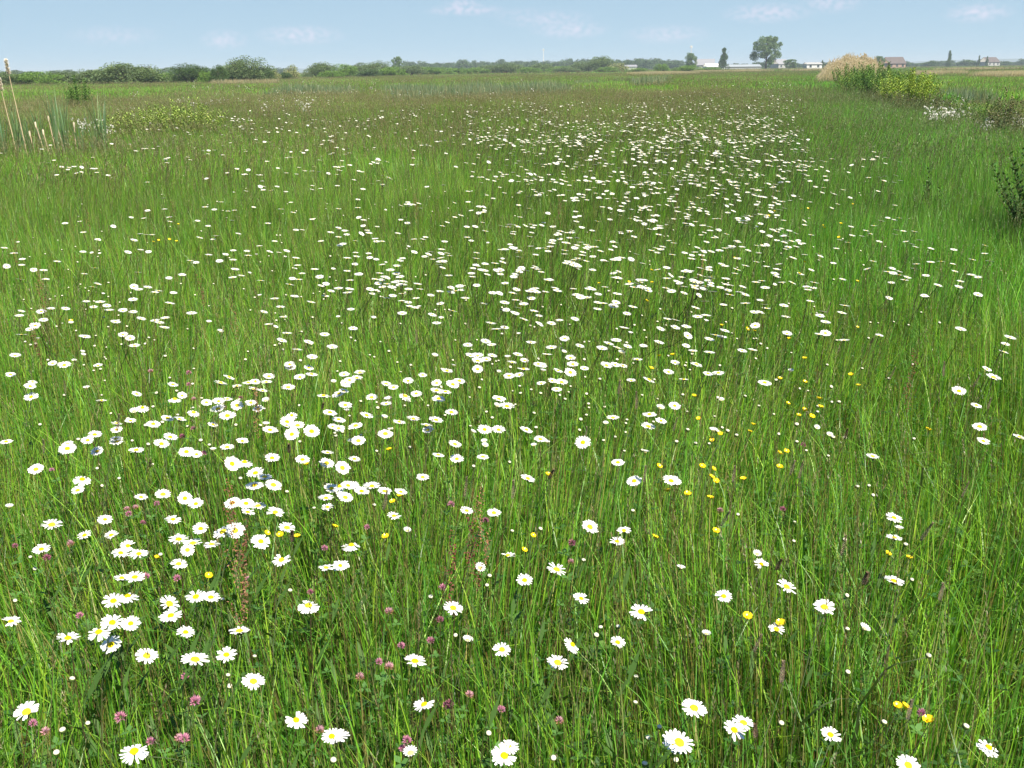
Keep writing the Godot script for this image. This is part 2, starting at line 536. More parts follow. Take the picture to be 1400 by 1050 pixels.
# heads read off the photograph: [origin x, origin y, enlargement, points]
const DAISIES := [
	[0, 600, 2.3333, [20,10, 215,32, 115,98, 262,130, 248,165, 165,275, 335,258, 270,308, 355,308, 132,353, 450,187, 520,178, 590,190, 625,208, 552,258, 640,287, 570,322, 615,335, 598,355, 675,338, 408,342, 385,365, 443,368, 570,400, 388,445, 430,443, 362,518, 408,503, 625,505, 672,507, 540,527, 545,565, 358,587, 417,590, 315,617, 217,637, 355,658, 592,618, 468,693, 622,706, 722,690, 764,615, 808,775, 945,898, 1058,950, 85,872, 428,998, 984,533, 1040,412, 1085,405, 898,387, 832,328, 712,297, 750,293, 915,285, 742,205, 785,207, 823,215, 790,235, 878,235, 812,150, 872,148, 740,80, 780,75, 815,110, 845,122, 868,62, 965,67, 1045,45, 1042,78, 1092,93, 1058,160, 1098,185, 1040,190, 1085,152, 1110,150, 725,28, 773,8, 515,17, 435,37, 372,8, 310,40, 280,5, 595,42, 627,50, 35,583, 1045,218]],
	[460, 600, 2.3333, [68,8, 378,18, 384,65, 325,52, 467,58, 57,65, 22,92, 275,123, 52,150, 80,168, 113,152, 153,168, 205,170, 28,188, 183,247, 502,237, 610,128, 650,2, 785,13, 898,76, 950,135, 1067,135, 808,282, 917,293, 895,328, 548,373, 600,452, 780,510, 702,418, 972,553, 372,541, 528,673, 250,711, 280,848, 705,715, 752,657, 897,650, 1077,967, 550,985, 535,1012, 48,340, 415,230, 14,407, 5,952]],
	[920, 600, 2.3333, [5,135, 637,57, 990,8, 705,253, 706,317, 282,400, 362,473, 704,455, 162,503, 483,538, 330,608, 225,907, 195,930, 20,970, 502,945, 1007,985, 67,860, 750,1042]],
	[200, 500, 5.0, [985,8, 1110,15, 1050,80, 1130,60, 1355,62, 1365,115, 1385,95, 1305,190, 970,150, 1212,208, 1360,272, 565,80, 508,120, 838,75, 622,140, 697,118, 745,110, 820,115, 730,160, 795,172, 182,130, 245,205, 195,230, 555,230, 412,252, 495,245, 490,297, 620,272, 715,255, 765,297, 323,320, 145,360, 228,368, 48,400, 555,345, 455,405, 163,490, 995,340, 962,385, 960,410, 1035,410, 995,470, 1130,450, 845,442, 1255,322, 1315,370, 1275,418, 1315,430]],
	[460, 400, 5.0, [75,0, 245,8, 345,38, 385,22, 450,8, 545,38, 445,58, 490,68, 500,95, 540,105, 645,20, 710,75, 880,38, 795,125, 450,142, 655,152, 685,208, 98,115, 113,245, 1010,75, 1115,5, 1205,5, 1150,70, 1225,52, 1280,80, 1330,40, 1160,120, 1240,105, 1220,140, 1280,185, 1350,128, 1385,160, 1390,215, 1055,208, 1095,252, 1150,240, 1330,340, 1020,332, 1060,358, 897,358, 915,430, 965,430, 965,468, 1025,458, 1065,432, 965,525, 1240,425, 1285,465, 1200,480, 1280,525, 1250,565, 1180,570, 1380,490, 160,548, 52,560, 140,585, 90,600, 65,622, 18,692, 50,675, 490,605, 590,565, 755,537, 840,605, 795,630, 685,620, 390,650, 340,625, 545,692, 470,708, 685,672, 745,680, 698,727, 240,718, 340,762, 60,772, 205,842, 18,870, 18,930, 132,912, 428,887, 525,865, 680,873, 615,910, 625,940, 785,820, 335,967, 150,1015, 1110,730, 1165,780, 1012,938, 1108,940, 1298,940]],
	[720, 400, 5.0, [335,15, 415,35, 490,10, 625,10, 485,70, 525,75, 610,68, 593,92, 485,112, 725,98, 685,145, 330,180, 225,190, 170,212, 260,315, 665,243, 915,248, 1020,190, 960,180, 1015,240, 1090,235, 1100,295, 1220,60, 1155,105, 1225,158, 1170,165, 1345,85, 1390,15, 1355,260, 1250,318, 1290,290, 1335,305, 1090,365, 1135,400, 1250,410, 613,325, 560,348, 620,378, 690,368, 515,382, 798,365, 905,340, 170,375, 140,425, 300,448, 315,492, 395,520, 215,535, 298,547, 105,500, 365,365, 545,500, 605,495, 660,503, 755,460, 1015,482, 970,545, 1160,492, 1240,555, 1310,552, 1075,597, 715,602, 835,598, 175,605, 100,622, 238,615, 205,662, 1012,775, 840,835, 918,878, 830,918, 590,858, 385,1025]],
	[980, 400, 3.3333, [130,50, 130,10, 198,35, 215,55, 225,72, 170,90, 198,90, 305,60, 315,110, 425,40, 485,88, 470,105, 495,135, 465,190, 495,185, 320,187, 175,150, 162,262, 115,265, 570,92, 583,60, 580,217, 785,25, 950,15, 1190,10, 1110,167, 1335,205, 1315,235, 1308,270, 1230,350, 1260,388, 1103,450, 1182,515, 1198,612, 1215,672, 1378,660, 218,412, 740,195]],
	[0, 300, 5.0, [445,28, 545,15, 775,48, 570,88, 668,138, 1160,15, 1350,10, 30,195, 95,232, 45,320, 152,272, 148,312, 230,345, 298,348, 138,410, 312,410, 392,287, 568,222, 875,225, 915,143, 960,100, 1000,105, 1040,105, 962,208, 1015,222, 1365,125, 1300,282, 1340,295, 942,362, 648,332, 575,372, 668,442, 635,462, 1155,400, 1245,380, 915,460, 950,480, 1010,465, 1060,500, 1085,488, 1185,502, 908,548, 590,560, 640,600, 685,565, 730,590, 745,620, 348,610, 448,610, 145,627, 133,660, 282,630, 298,687, 205,752, 240,725, 148,788, 840,622, 910,632, 965,680, 1090,705, 1125,740, 1060,690, 1130,675, 1160,575, 1310,640, 790,700, 580,800, 840,787, 890,812, 920,862, 103,930, 360,985, 670,1000, 440,998]],
	[0, 250, 2.9167, [830,172, 925,150, 935,110, 1012,97, 1068,162, 1120,105, 1170,118, 1160,78, 1140,35, 1105,15, 1245,12, 1345,12, 1245,145, 1180,188, 1205,188, 950,203, 862,212, 850,225, 1035,252, 930,270, 900,285, 985,272, 990,290, 930,307, 875,312, 832,288, 1075,275, 1112,278, 1143,272, 1280,232, 1180,300, 1187,330, 1255,345, 1205,362, 1165,382, 1155,405, 1190,385, 1275,375, 1300,403, 1280,410, 1320,432, 1040,390, 928,378, 962,370, 938,345, 1095,233, 1298,452, 1175,452, 1240,475, 1095,462, 1118,495, 1052,515, 1130,535, 1072,565, 1145,600, 1123,628, 1230,635, 1295,605, 1325,655, 1185,665, 1245,695, 1155,725, 42,765, 130,795, 120,812, 125,855, 405,870, 545,843, 568,897, 465,960, 520,950, 465,985, 462,1022, 378,1005, 345,1028, 270,1042]],
	[980, 250, 3.3333, [480,45, 450,18, 487,22, 535,52, 577,32, 607,68, 735,38, 803,47, 812,102, 525,115, 550,97, 385,75, 425,88, 400,192, 780,160, 832,160, 750,173, 810,170, 612,200, 715,195, 680,218, 700,232, 617,240, 660,243, 820,215, 850,220, 813,235, 900,222, 925,262, 560,260, 598,272, 545,300, 862,268, 890,280, 905,293, 975,300, 740,268, 1080,305, 1222,285, 1220,323, 1243,357, 1165,350, 1022,358, 1075,370, 910,370, 900,392, 975,362, 685,392, 712,357, 800,390, 780,405, 803,412, 830,405, 832,420, 855,443, 868,430, 953,422, 1085,403, 1190,430, 1160,420, 1110,450, 1103,475, 1008,468, 1190,510, 945,515, 785,523, 795,455, 430,237, 430,398, 443,455, 440,480, 415,488, 573,440, 325,245, 270,222]],
]
# drifts beyond: [x0, y0, x1, y1, how many]
const DRIFTS := [[460, 252, 740, 300, 34], [460, 300, 740, 345, 42], [460, 345, 740, 402, 72], [720, 250, 860, 300, 48], [860, 250, 1010, 300, 75], [720, 300, 1000, 345, 70], [720, 345, 1000, 402, 80], [1000, 250, 1075, 300, 48], [1000, 300, 1100, 345, 30], [1000, 345, 1110, 402, 22],
	[640, 190, 780, 250, 70], [780, 190, 900, 250, 85], [900, 190, 1080, 250, 150], [1080, 215, 1130, 250, 18], [1130, 215, 1240, 250, 12], [640, 165, 760, 195, 45], [760, 165, 900, 195, 80], [900, 165, 1090, 195, 130], [720, 140, 900, 168, 55], [880, 140, 1100, 168, 110], [900, 125, 1080, 142, 60],
	[0, 195, 300, 250, 26], [300, 195, 640, 250, 42], [100, 250, 300, 300, 8], [330, 250, 460, 270, 6], [200, 165, 640, 195, 40], [460, 150, 760, 165, 26], [950, 112, 1120, 118, 40], [1080, 165, 1110, 215, 10], [150, 150, 420, 165, 16], [440, 116, 640, 130, 50], [640, 150, 760, 165, 20], [1000, 104, 1100, 110, 20], [330, 122, 460, 140, 30], [640, 128, 760, 150, 30]]
const BUDS := [
	[0, 600, 2.3333, [310,95, 325,150, 380,127, 110,415, 97,378, 48,517, 925,485, 812,695, 727,755, 732,790, 200,930, 180,1002, 1063,1026, 280,908, 767,127, 487,82, 30,217, 230,767, 710,513, 668,20, 680,35, 512,370, 915,170, 1002,222]],
	[460, 600, 2.3333, [380,627, 418,643, 485,940, 236,1003, 692,1018, 1030,920, 993,954, 983,1038, 843,602, 898,600, 480,468, 300,505, 225,293, 437,88, 552,75, 128,40, 234,28, 975,37, 985,42, 918,40, 120,212, 650,288, 955,760, 953,842, 828,627, 788,388, 1098,412, 945,230, 560,295, 457,412, 488,438]],
	[920, 600, 2.3333, [588,153, 638,180, 625,150, 388,267, 548,322, 385,327, 554,500, 762,450, 555,608, 610,605, 815,692, 345,908, 673,905, 934,918, 557,745, 10,1025, 106,623, 395,10, 425,38, 495,55, 268,368, 25,413, 207,242, 720,287, 742,338]],
	[0, 300, 5.0, [423,208, 203,257, 682,235, 515,187, 378,527, 425,523, 705,510, 740,530, 818,568, 655,797, 867,732, 740,737, 712,670, 830,855, 992,852, 573,997, 530,293, 607,490, 550,445, 583,472, 172,838, 162,550, 387,733, 520,762]],
	[460, 400, 5.0, [255,175, 437,215, 98,310, 300,338, 228,428, 165,745, 910,718, 915,915, 1065,490, 1108,468, 800,500, 812,328, 960,325, 1010,1018, 88,935, 88,845, 675,120, 740,118, 780,160]],
	[720, 400, 5.0, [235,85, 615,250, 710,278, 425,338, 255,408, 728,485, 400,578, 95,690, 262,730, 425,788, 540,895, 685,872, 1115,530, 1320,500, 817,308, 1125,135, 1335,925, 525,1013, 360,942, 895,730]],
]
const BUTTERCUPS := [
	[0, 600, 2.3333, [503,382, 895,308, 948,315, 1067,283, 980,83, 1088,158, 850,303, 665,440]],
	[460, 600, 2.3333, [180,203, 205,183, 12,155, 676,118, 1028,90, 1055,168, 1118,178, 1015,316, 628,311, 597,357, 157,315, 170,37]],
	[920, 600, 2.3333, [93,90, 127,97, 122,124, 137,137, 225,131, 340,48, 362,42, 340,93, 47,179, 119,191, 137,297, 684,369, 753,382, 237,570, 345,593, 716,855, 740,860, 816,902, 125,5]],
	[720, 400, 5.0, [1335,230, 905,435, 1000,430, 850,522, 1145,710, 1177,868, 1262,998, 1320,968, 495,-62, 700,-70, 853,-150, 855,-65, 820,60]],
	[980, 400, 3.3333, [137,168, 170,176, 328,213, 640,160, 400,303, 612,378, 645,427, 400,410, 467,487, 322,508, 472,525, 373,563, 432,567, 398,538, 165,604, 962,628, 150,637, 15,647, 22,152, 287,395]],
	[0, 300, 5.0, [1220,35, 1047,155, 1158,138, 1207,152, 1085,145, 485,697]],
	[980, 250, 3.3333, [207,147, 237,152, 400,362, 385,120, 415,118, 485,195, 565,187, 205,285, 80,345, 375,415, 640,450, 557,250, 262,130, 210,225, 620,98, 490,205]],
]
const CLOVERS := [
	[460, 600, 2.3333, [167,552, 330,578, 300,645, 206,662, 168,728, 135,712, 75,760, 423,818, 350,852, 362,845, 710,900, 212,990, 225,963, 525,865, 338,475, 750,333, 748,392, 365,210, 97,282, 475,262]],
	[0, 600, 2.3333, [405,225, 432,220, 410,240, 455,268, 500,207, 165,100, 48,342, 225,335, 145,935, 105,908, 480,965, 570,955, 588,958, 623,838, 790,448, 465,440, 385,888, 565,445, 1035,350, 590,760, 150,380, 255,565, 990,490, 1020,930]],
	[200, 500, 5.0, [290,50, 290,130, 325,230, 535,285, 645,220, 320,430, 245,485, 395,600, 30,40]],
	[920, 600, 2.3333, [792,875, 350,225, 415,20, 150,230]],
]
const SORRELS := [[55, 392, 1.0], [322, 708, 0.9], [326, 790, 0.8], [648, 735, 0.7], [618, 765, 0.6], [50, 455, 0.8], [568, 280, 1.0], [20, 335, 0.7], [765, 285, 0.9], [925, 280, 0.9], [960, 365, 0.9], [235, 285, 0.7], [120, 300, 0.6], [710, 390, 0.8], [350, 545, 0.6], [150, 250, 1.0], [285, 240, 1.0], [455, 205, 1.0], [455, 195, 0.9], [565, 215, 0.8], [275, 390, 0.8], [318, 430, 0.7], [1245, 510, 0.8], [660, 700, 0.6]]
const SEED_HEADS := [[399, 742], [524, 698], [635, 680], [750, 655], [700, 683], [1002, 660], [1092, 655], [1284, 822], [1030, 892], [1258, 740], [1068, 935], [1033, 1010], [1290, 515], [1330, 530], [1215, 520], [918, 372], [1205, 345], [845, 540], [870, 560], [920, 590], [1155, 600], [800, 600], [1080, 650], [640, 450], [570, 470], [395, 620], [700, 550], [1350, 560], [1190, 470], [1130, 430], [440, 560], [160, 590], [90, 540], [60, 620], [205, 640], [1240, 985], [1060, 780], [1150, 760], [985, 720], [880, 660], [535, 560], [498, 400], [1315, 680], [1180, 800]]

func points_of(table: Array) -> Array:
	var out := []
	for t in table:
		var p: Array = t[3]
		for k in range(0, p.size(), 2):
			out.append(Vector2(t[0] + p[k] / t[2], t[1] + p[k + 1] / t[2]))
	return out

func near_count(p: Vector3, list: Array, within: float) -> int:
	var k := 0
	for q in list:
		if p.distance_to(q) < within: k += 1
	return k

func plant_flowers() -> void:
	rng.seed = 11
	make_daisy_kit()
	rng.seed = 12
	var clover_heads := []
	for p in points_of(CLOVERS): clover_heads.append(meet(p.x, p.y, rf(0.33, 0.42)))
	var butter_heads := []
	for p in points_of(BUTTERCUPS): butter_heads.append(meet(p.x, p.y, rf(0.42, 0.52)))
	var bud_heads := []
	for p in points_of(BUDS): bud_heads.append(meet(p.x, p.y, rf(0.42, 0.52)))
	var px := points_of(DAISIES)
	px.sort_custom(func(a, b): return a.y > b.y)
	var heads := []
	for p in px: heads.append(meet(p.x, p.y, rf(0.46, 0.58)))
	# the 300 largest are plants of their own
	var rest := []
	for k in px.size():
		var h: Vector3 = heads[k]
		if k >= 300:
			rest.append(h)
			continue
		var t := tilt_of()
		var size := rf(0.72, 1.0) if rng.randf() < 0.85 else rf(1.0, 1.12)
		var fine: bool = px[k].y > 690.0
		var o := daisy(h, t, size, fine)
		var mates := near_count(h, heads, 0.075) - 1
		var sideways := t.normalized().y < 0.86
		var how := last_look + ", "
		if near_count(h, clover_heads, 0.1) > 0: how += "beside a pink clover head"
		elif near_count(h, butter_heads, 0.1) > 0: how += "beside a small yellow buttercup"
		elif mates >= 3: how += "in a crowded knot of daisies"
		elif mates >= 1: how += "almost touching another daisy"
		elif near_count(h, heads, 0.3) <= 1: how += "standing well apart in plain grass"
		elif near_count(h, bud_heads, 0.1) > 0: how += "beside a round pale bud"
		else: how += "among other scattered daisies"
		if sideways: how += ", turned sideways"
		tag(o, how, "daisy", "open daisies: " + how.replace(", ", " "))
	# all the others, out to where they melt into white specks
	var spots := []
	for d in DRIFTS:
		var seeds := []
		for k in maxi(2, d[4] / 5): seeds.append(Vector2(rf(d[0], d[2]), rf(d[1], d[3])))
		for k in int(d[4] * (2.8 if d[3] < 200 else 2.0 if d[3] < 260 else 1.3)):
			var q := Vector2(rf(d[0], d[2]), rf(d[1], d[3]))
			if rng.randf() < 0.5:
				var s: Vector2 = pick(seeds)
				q = s + Vector2(rng.randfn() * 14.0, rng.randfn() * 4.0)
			spots.append(q)
	for q in spots: rest.append(meet(q.x, q.y, rf(0.46, 0.6) if q.y > 230.0 else rf(0.56, 0.7)))
	var whole := []
	var places := []
	for k in 5:
		var a := Acc.new()
		a.lathe([Vector2(0.0078, 0.0005), Vector2(0.0066, 0.0022), Vector2(0.003, 0.003), Vector2(0.0002, 0.0028)], 8, Color(0.78, 0.58, 0.015))
		a.lathe([Vector2(0.0014, -0.0075), Vector2(0.008, -0.002)], 6, Color(0.06, 0.09, 0.025))
		var n := 17 + k
		for q in n:
			petal_into(a, rf(0.0165, 0.02), 0.0056, [0.16, 0.3, 0.4, 0.08, 0.24][k] + rf(-0.12, 0.12), 2, Transform3D(Basis(Vector3.UP, TAU * (q + rf(-0.2, 0.2)) / n), Vector3.ZERO) * Transform3D(Basis(), Vector3(0.0062, 0, 0)))
		var pts := []
		var rad := []
		for q in 5:
			pts.append(Vector3(0.02 * sin(q * 1.3 + k), -0.0075 - q * 0.11, 0.02 * sin(q * 0.9 + k * 2.0)) - Vector3(0.02 * sin(float(k)), 0, 0.02 * sin(k * 2.0)))
			rad.append(0.0016)
		a.tube(pts, rad, 4, pick([Color(0.06, 0.075, 0.025), Color(0.07, 0.045, 0.025), Color(0.055, 0.09, 0.03)]))
		whole.append(a.mesh(M.petal))
		places.append([])
	for h in rest:
		var b := basis_of(tilt_of() - Vector3(0, 0, 0.08), rf(0, TAU)).scaled(Vector3(1, 0.8, 1) * (rf(0.78, 1.0) if h.length() < 9.0 else rf(0.9, 1.1)))
		places[rng.randi() % 5].append([Transform3D(b, h), Color.WHITE])
	stuff("distant_daisies", "countless small white daisies drifting across the meadow toward the horizon", "daisies", whole, places, false)
	open_heads = heads
	plant_buds(bud_heads)
	plant_buttercups(butter_heads)
	plant_clovers(clover_heads)
	plant_sorrels()
	plant_seed_heads()

var open_heads := []
func plant_buds(heads: Array) -> void:
	var kinds := []
	for k in 2:
		var a := Acc.new()
		if k == 0:   # closed bud, cream tip
			a.lathe([Vector2(0.0016, -0.006), Vector2(0.0056, -0.0036), Vector2(0.0069, 0.0004), Vector2(0.0062, 0.0026)], 10, Color(0.1, 0.15, 0.04))
			a.lathe([Vector2(0.0061, 0.002), Vector2(0.0054, 0.0042), Vector2(0.003, 0.0055), Vector2(0.0002, 0.0052)], 10, Color(0.68, 0.66, 0.5))
			for q in 12: petal_into(a, 0.005, 0.003, 0.9, 2, Transform3D(Basis(Vector3.UP, TAU * q / 12.0), Vector3.ZERO) * Transform3D(Basis(Vector3.BACK, 2.2), Vector3(0.0056, 0.0034, 0)))
		else:        # opening, short white rays standing up
			a.lathe([Vector2(0.0016, -0.006), Vector2(0.006, -0.002), Vector2(0.0066, 0.001), Vector2(0.0002, 0.003)], 10, Color(0.6, 0.55, 0.2))
			for q in 14: petal_into(a, 0.009, 0.004, 1.6, 2, Transform3D(Basis(Vector3.UP, TAU * q / 14.0), Vector3.ZERO) * Transform3D(Basis(), Vector3(0.005, 0, 0)))
		kinds.append(a.mesh(M.petal))
	var words := ["round cream daisy bud, still closed", "half open daisy bud with short upright rays"]
	var small := [[], []]
	for k in heads.size():
		var h: Vector3 = heads[k]
		var q := 0 if rng.randf() < 0.88 else 1
		var o := stalked("daisy_bud", h, rng.randi() % stalks.size())
		var b := part("bud", kinds[q], o)
		b.transform = Transform3D(basis_of(tilt_of(), rf(0, TAU)).scaled(Vector3.ONE * rf(0.7, 0.95)), h - o.position)
		part("bract_cup", calyx, b).scale = Vector3.ONE * 0.74
		var by := ", beside an open daisy" if near_count(h, open_heads, 0.1) > 0 else ", beside another bud" if near_count(h, heads, 0.12) > 1 else ", alone in plain grass"
		tag(o, words[q] + by, "flower bud", ["closed daisy buds", "opening daisy buds"][q] + by)
	for k in 420:
		var p := meet(rf(0, 1150) + rf(0, 150), lerpf(240, 610, pow(rng.randf(), 0.8)), rf(0.4, 0.52))
		small[0 if rng.randf() < 0.85 else 1].append([Transform3D(basis_of(tilt_of(), 0.0).scaled(Vector3.ONE * rf(0.7, 1.1)), p), Color.WHITE])
	stuff("small_buds", "tiny cream buds scattered through the grass between the daisies", "flower buds", kinds, small, false)

func plant_buttercups(heads: Array) -> void:
	var a := Acc.new()
	# one rounded petal, cupped
	var at := 0
	for r in 5:
		var u := r / 4.0
		var w := 0.0105 * sin(minf(0.25 + u * 0.95, 1.0) * PI * 0.62)
		for s in [-1, 0, 1]:
			a.v.append(Vector3(0.011 * u - (0.0012 if s != 0 and r == 4 else 0.0), 0.0075 * u * u + absf(s) * 0.0012, s * w * 0.5))
			a.n.append(Vector3(-1.1 * u, 1.0, -0.35 * s).normalized()); a.c.append(Color(0.8, 0.6, 0.012))
		if r > 0:
			at = (r - 1) * 3
			for s in 2: a.i.append_array(PackedInt32Array([at + s, at + s + 3, at + s + 4, at + s, at + s + 4, at + s + 1]))
	var petal := a.mesh(M.butter)
	var e := Acc.new()
	e.lathe([Vector2(0.001, -0.001), Vector2(0.0036, 0.0006), Vector2(0.0034, 0.0036), Vector2(0.0002, 0.0052)], 9, Color(0.55, 0.42, 0.01))
	var eye := e.mesh(M.disc)
	for h in heads:
		var o := stalked("buttercup", h, rng.randi() % stalks.size())
		var c := part("flower_eye", eye, o)
		c.transform = Transform3D(basis_of(tilt_of() + Vector3(rf(-0.3, 0.3), 0, rf(-0.3, 0.3)), rf(0, TAU)).scaled(Vector3.ONE * rf(0.72, 1.0)), h - o.position)
		for q in 5:
			part("petal", petal, c).transform = Transform3D(Basis(Vector3.UP, TAU * (q + rf(-0.08, 0.08)) / 5.0), Vector3.ZERO)
		var mates := near_count(h, heads, 0.16)
		var label := "glossy yellow buttercup growing singly in the green grass" if mates <= 1 else "glossy yellow buttercup next to one more buttercup" if mates == 2 else "glossy yellow buttercup in a loose group of buttercups"
		tag(o, label, "buttercup", "buttercups: " + ["single", "single", "pairs", "loose groups"][mini(mates, 3)])

func plant_clovers(heads: Array) -> void:
	var balls := []
	for k in 3:
		var a := Acc.new()
		for q in 70:
			var y := 1.0 - 1.75 * (q + 0.5) / 70.0
			var r := sqrt(1.0 - y * y)
			var d := Vector3(cos(q * 2.4) * r, y, sin(q * 2.4) * r)
			var up := (d + Vector3(0, 0.75, 0)).normalized()
			var col := tone([Color(0.46, 0.2, 0.3), Color(0.33, 0.13, 0.19), Color(0.48, 0.28, 0.32)][k], 0.25)
			if k == 2 and q > 40: col = tone(Color(0.3, 0.19, 0.1), 0.2)
			a.leaf(d * 0.004, up, up.cross(Vector3(sin(q * 1.1), 0.3, cos(q * 1.1))).normalized(), rf(0.009, 0.0125), 0.0034, col)
		balls.append(a.mesh(M.head))
	var lf := Acc.new()
	for q in 3:
		var t := TAU * q / 3.0
		var d := Vector3(cos(t), 0.25, sin(t)).normalized()
		lf.leaf(Vector3.ZERO, d, d.cross(Vector3.UP).normalized(), 0.021, 0.013, Color(0.085, 0.19, 0.045))
	var leafm := lf.mesh(M.leaf)
	var words := ["pink clover head low in the grass", "dark purple clover head between grass blades", "faded clover head, pink above, brown below"]
	for h in heads:
		var q := rng.randi() % 3
		if rng.randf() < 0.3: q = 0
		var o := stalked("clover", h, rng.randi() % stalks.size())
		part("flower_head", balls[q], o).transform = Transform3D(basis_of(tilt_of(), rf(0, TAU)).scaled(Vector3.ONE * rf(0.65, 0.95)), h - o.position)
		for j in 3:
			part("leaf", leafm, o).transform = Transform3D(basis_of(Vector3(rf(-0.4, 0.4), 1, rf(-0.4, 0.4)), rf(0, TAU)).scaled(Vector3.ONE * rf(0.7, 1.1)), (h - o.position) * (0.93 - 0.16 * j) + Vector3(rf(-0.02, 0.02), -0.012, rf(-0.02, 0.02)))
		var by := ", beside an open daisy" if near_count(h, open_heads, 0.22) > 0 else ", close to another clover" if near_count(h, heads, 0.1) > 1 else ", apart from other flowers"
		tag(o, words[q] + by, "clover", ["pink clovers", "dark clovers", "faded clovers"][q] + by)

func plant_sorrels() -> void:
	for s in SORRELS:
		var h := meet(s[0], s[1], 0.62)
		var o := stalked("sorrel", h, rng.randi() % stalks.size())
		var a := Acc.new()
		var col := pick([Color(0.15, 0.07, 0.045), Color(0.2, 0.11, 0.065), Color(0.13, 0.055, 0.04)]) as Color
		for b in 6:
			var ang := rf(0, TAU)
			var foot := Vector3(0, -0.03 * b, 0)
			var dir := Vector3(cos(ang) * 0.22, 1, sin(ang) * 0.22).normalized() if b > 0 else Vector3(rf(-0.1, 0.1), 1, 0).normalized()
			var n := int(46 * s[2])
			for q in n:
				var d := Vector3(rf(-1, 1), rf(-0.6, 0.8), rf(-1, 1)).normalized()
				a.leaf(foot + dir * (0.012 + 0.0026 * q * rf(0.7, 1.0)) + d * 0.002, d, d.cross(Vector3(0.3, 1, 0.2)).normalized(), rf(0.003, 0.007), rf(0.003, 0.006), tone(col, 0.35))
		part("seed_spike", a.mesh(M.head), o).position = h - o.position
		tag(o, "rusty brown sorrel spike with loose seed clusters above the grass", "sorrel", "sorrel spikes in the grass")

func plant_seed_heads() -> void:
	var kinds := []
	for k in 2:
		var a := Acc.new()
		for q in 90:
			var u := q / 90.0
			var y: float = u * [0.055, 0.03][k]
			var r: float = [0.0035, 0.005][k] * sin(clampf(u * 1.15 + 0.08, 0, 1) * PI)
			var d := Vector3(cos(q * 2.4), 0.9, sin(q * 2.4)).normalized()
			a.leaf(Vector3(cos(q * 2.4) * r * 0.5, y, sin(q * 2.4) * r * 0.5), d, d.cross(Vector3.UP).normalized(), 0.006, 0.003, tone([Color(0.2, 0.16, 0.115), Color(0.15, 0.11, 0.075)][k], 0.3))
		kinds.append(a.mesh(M.head))
	var words := ["slim grey brown foxtail seed head on a thin stalk", "short dark plantain seed head on a bare stalk"]
	for s in SEED_HEADS:
		var q := 0 if rng.randf() < 0.7 else 1
		var h := meet(s[0], s[1], rf(0.48, 0.6))
		var o := stalked(["foxtail_grass", "ribwort_plantain"][q], h, rng.randi() % stalks.size())
		part("seed_head", kinds[q], o).transform = Transform3D(basis_of(Vector3(rf(-0.1, 0.5), 1, rf(-0.2, 0.2)), rf(0, TAU)).scaled(Vector3.ONE * rf(0.7, 1.1)), h - o.position)
		tag(o, words[q], ["grass stalk", "plantain"][q], ["foxtail grasses", "plantain heads"][q])

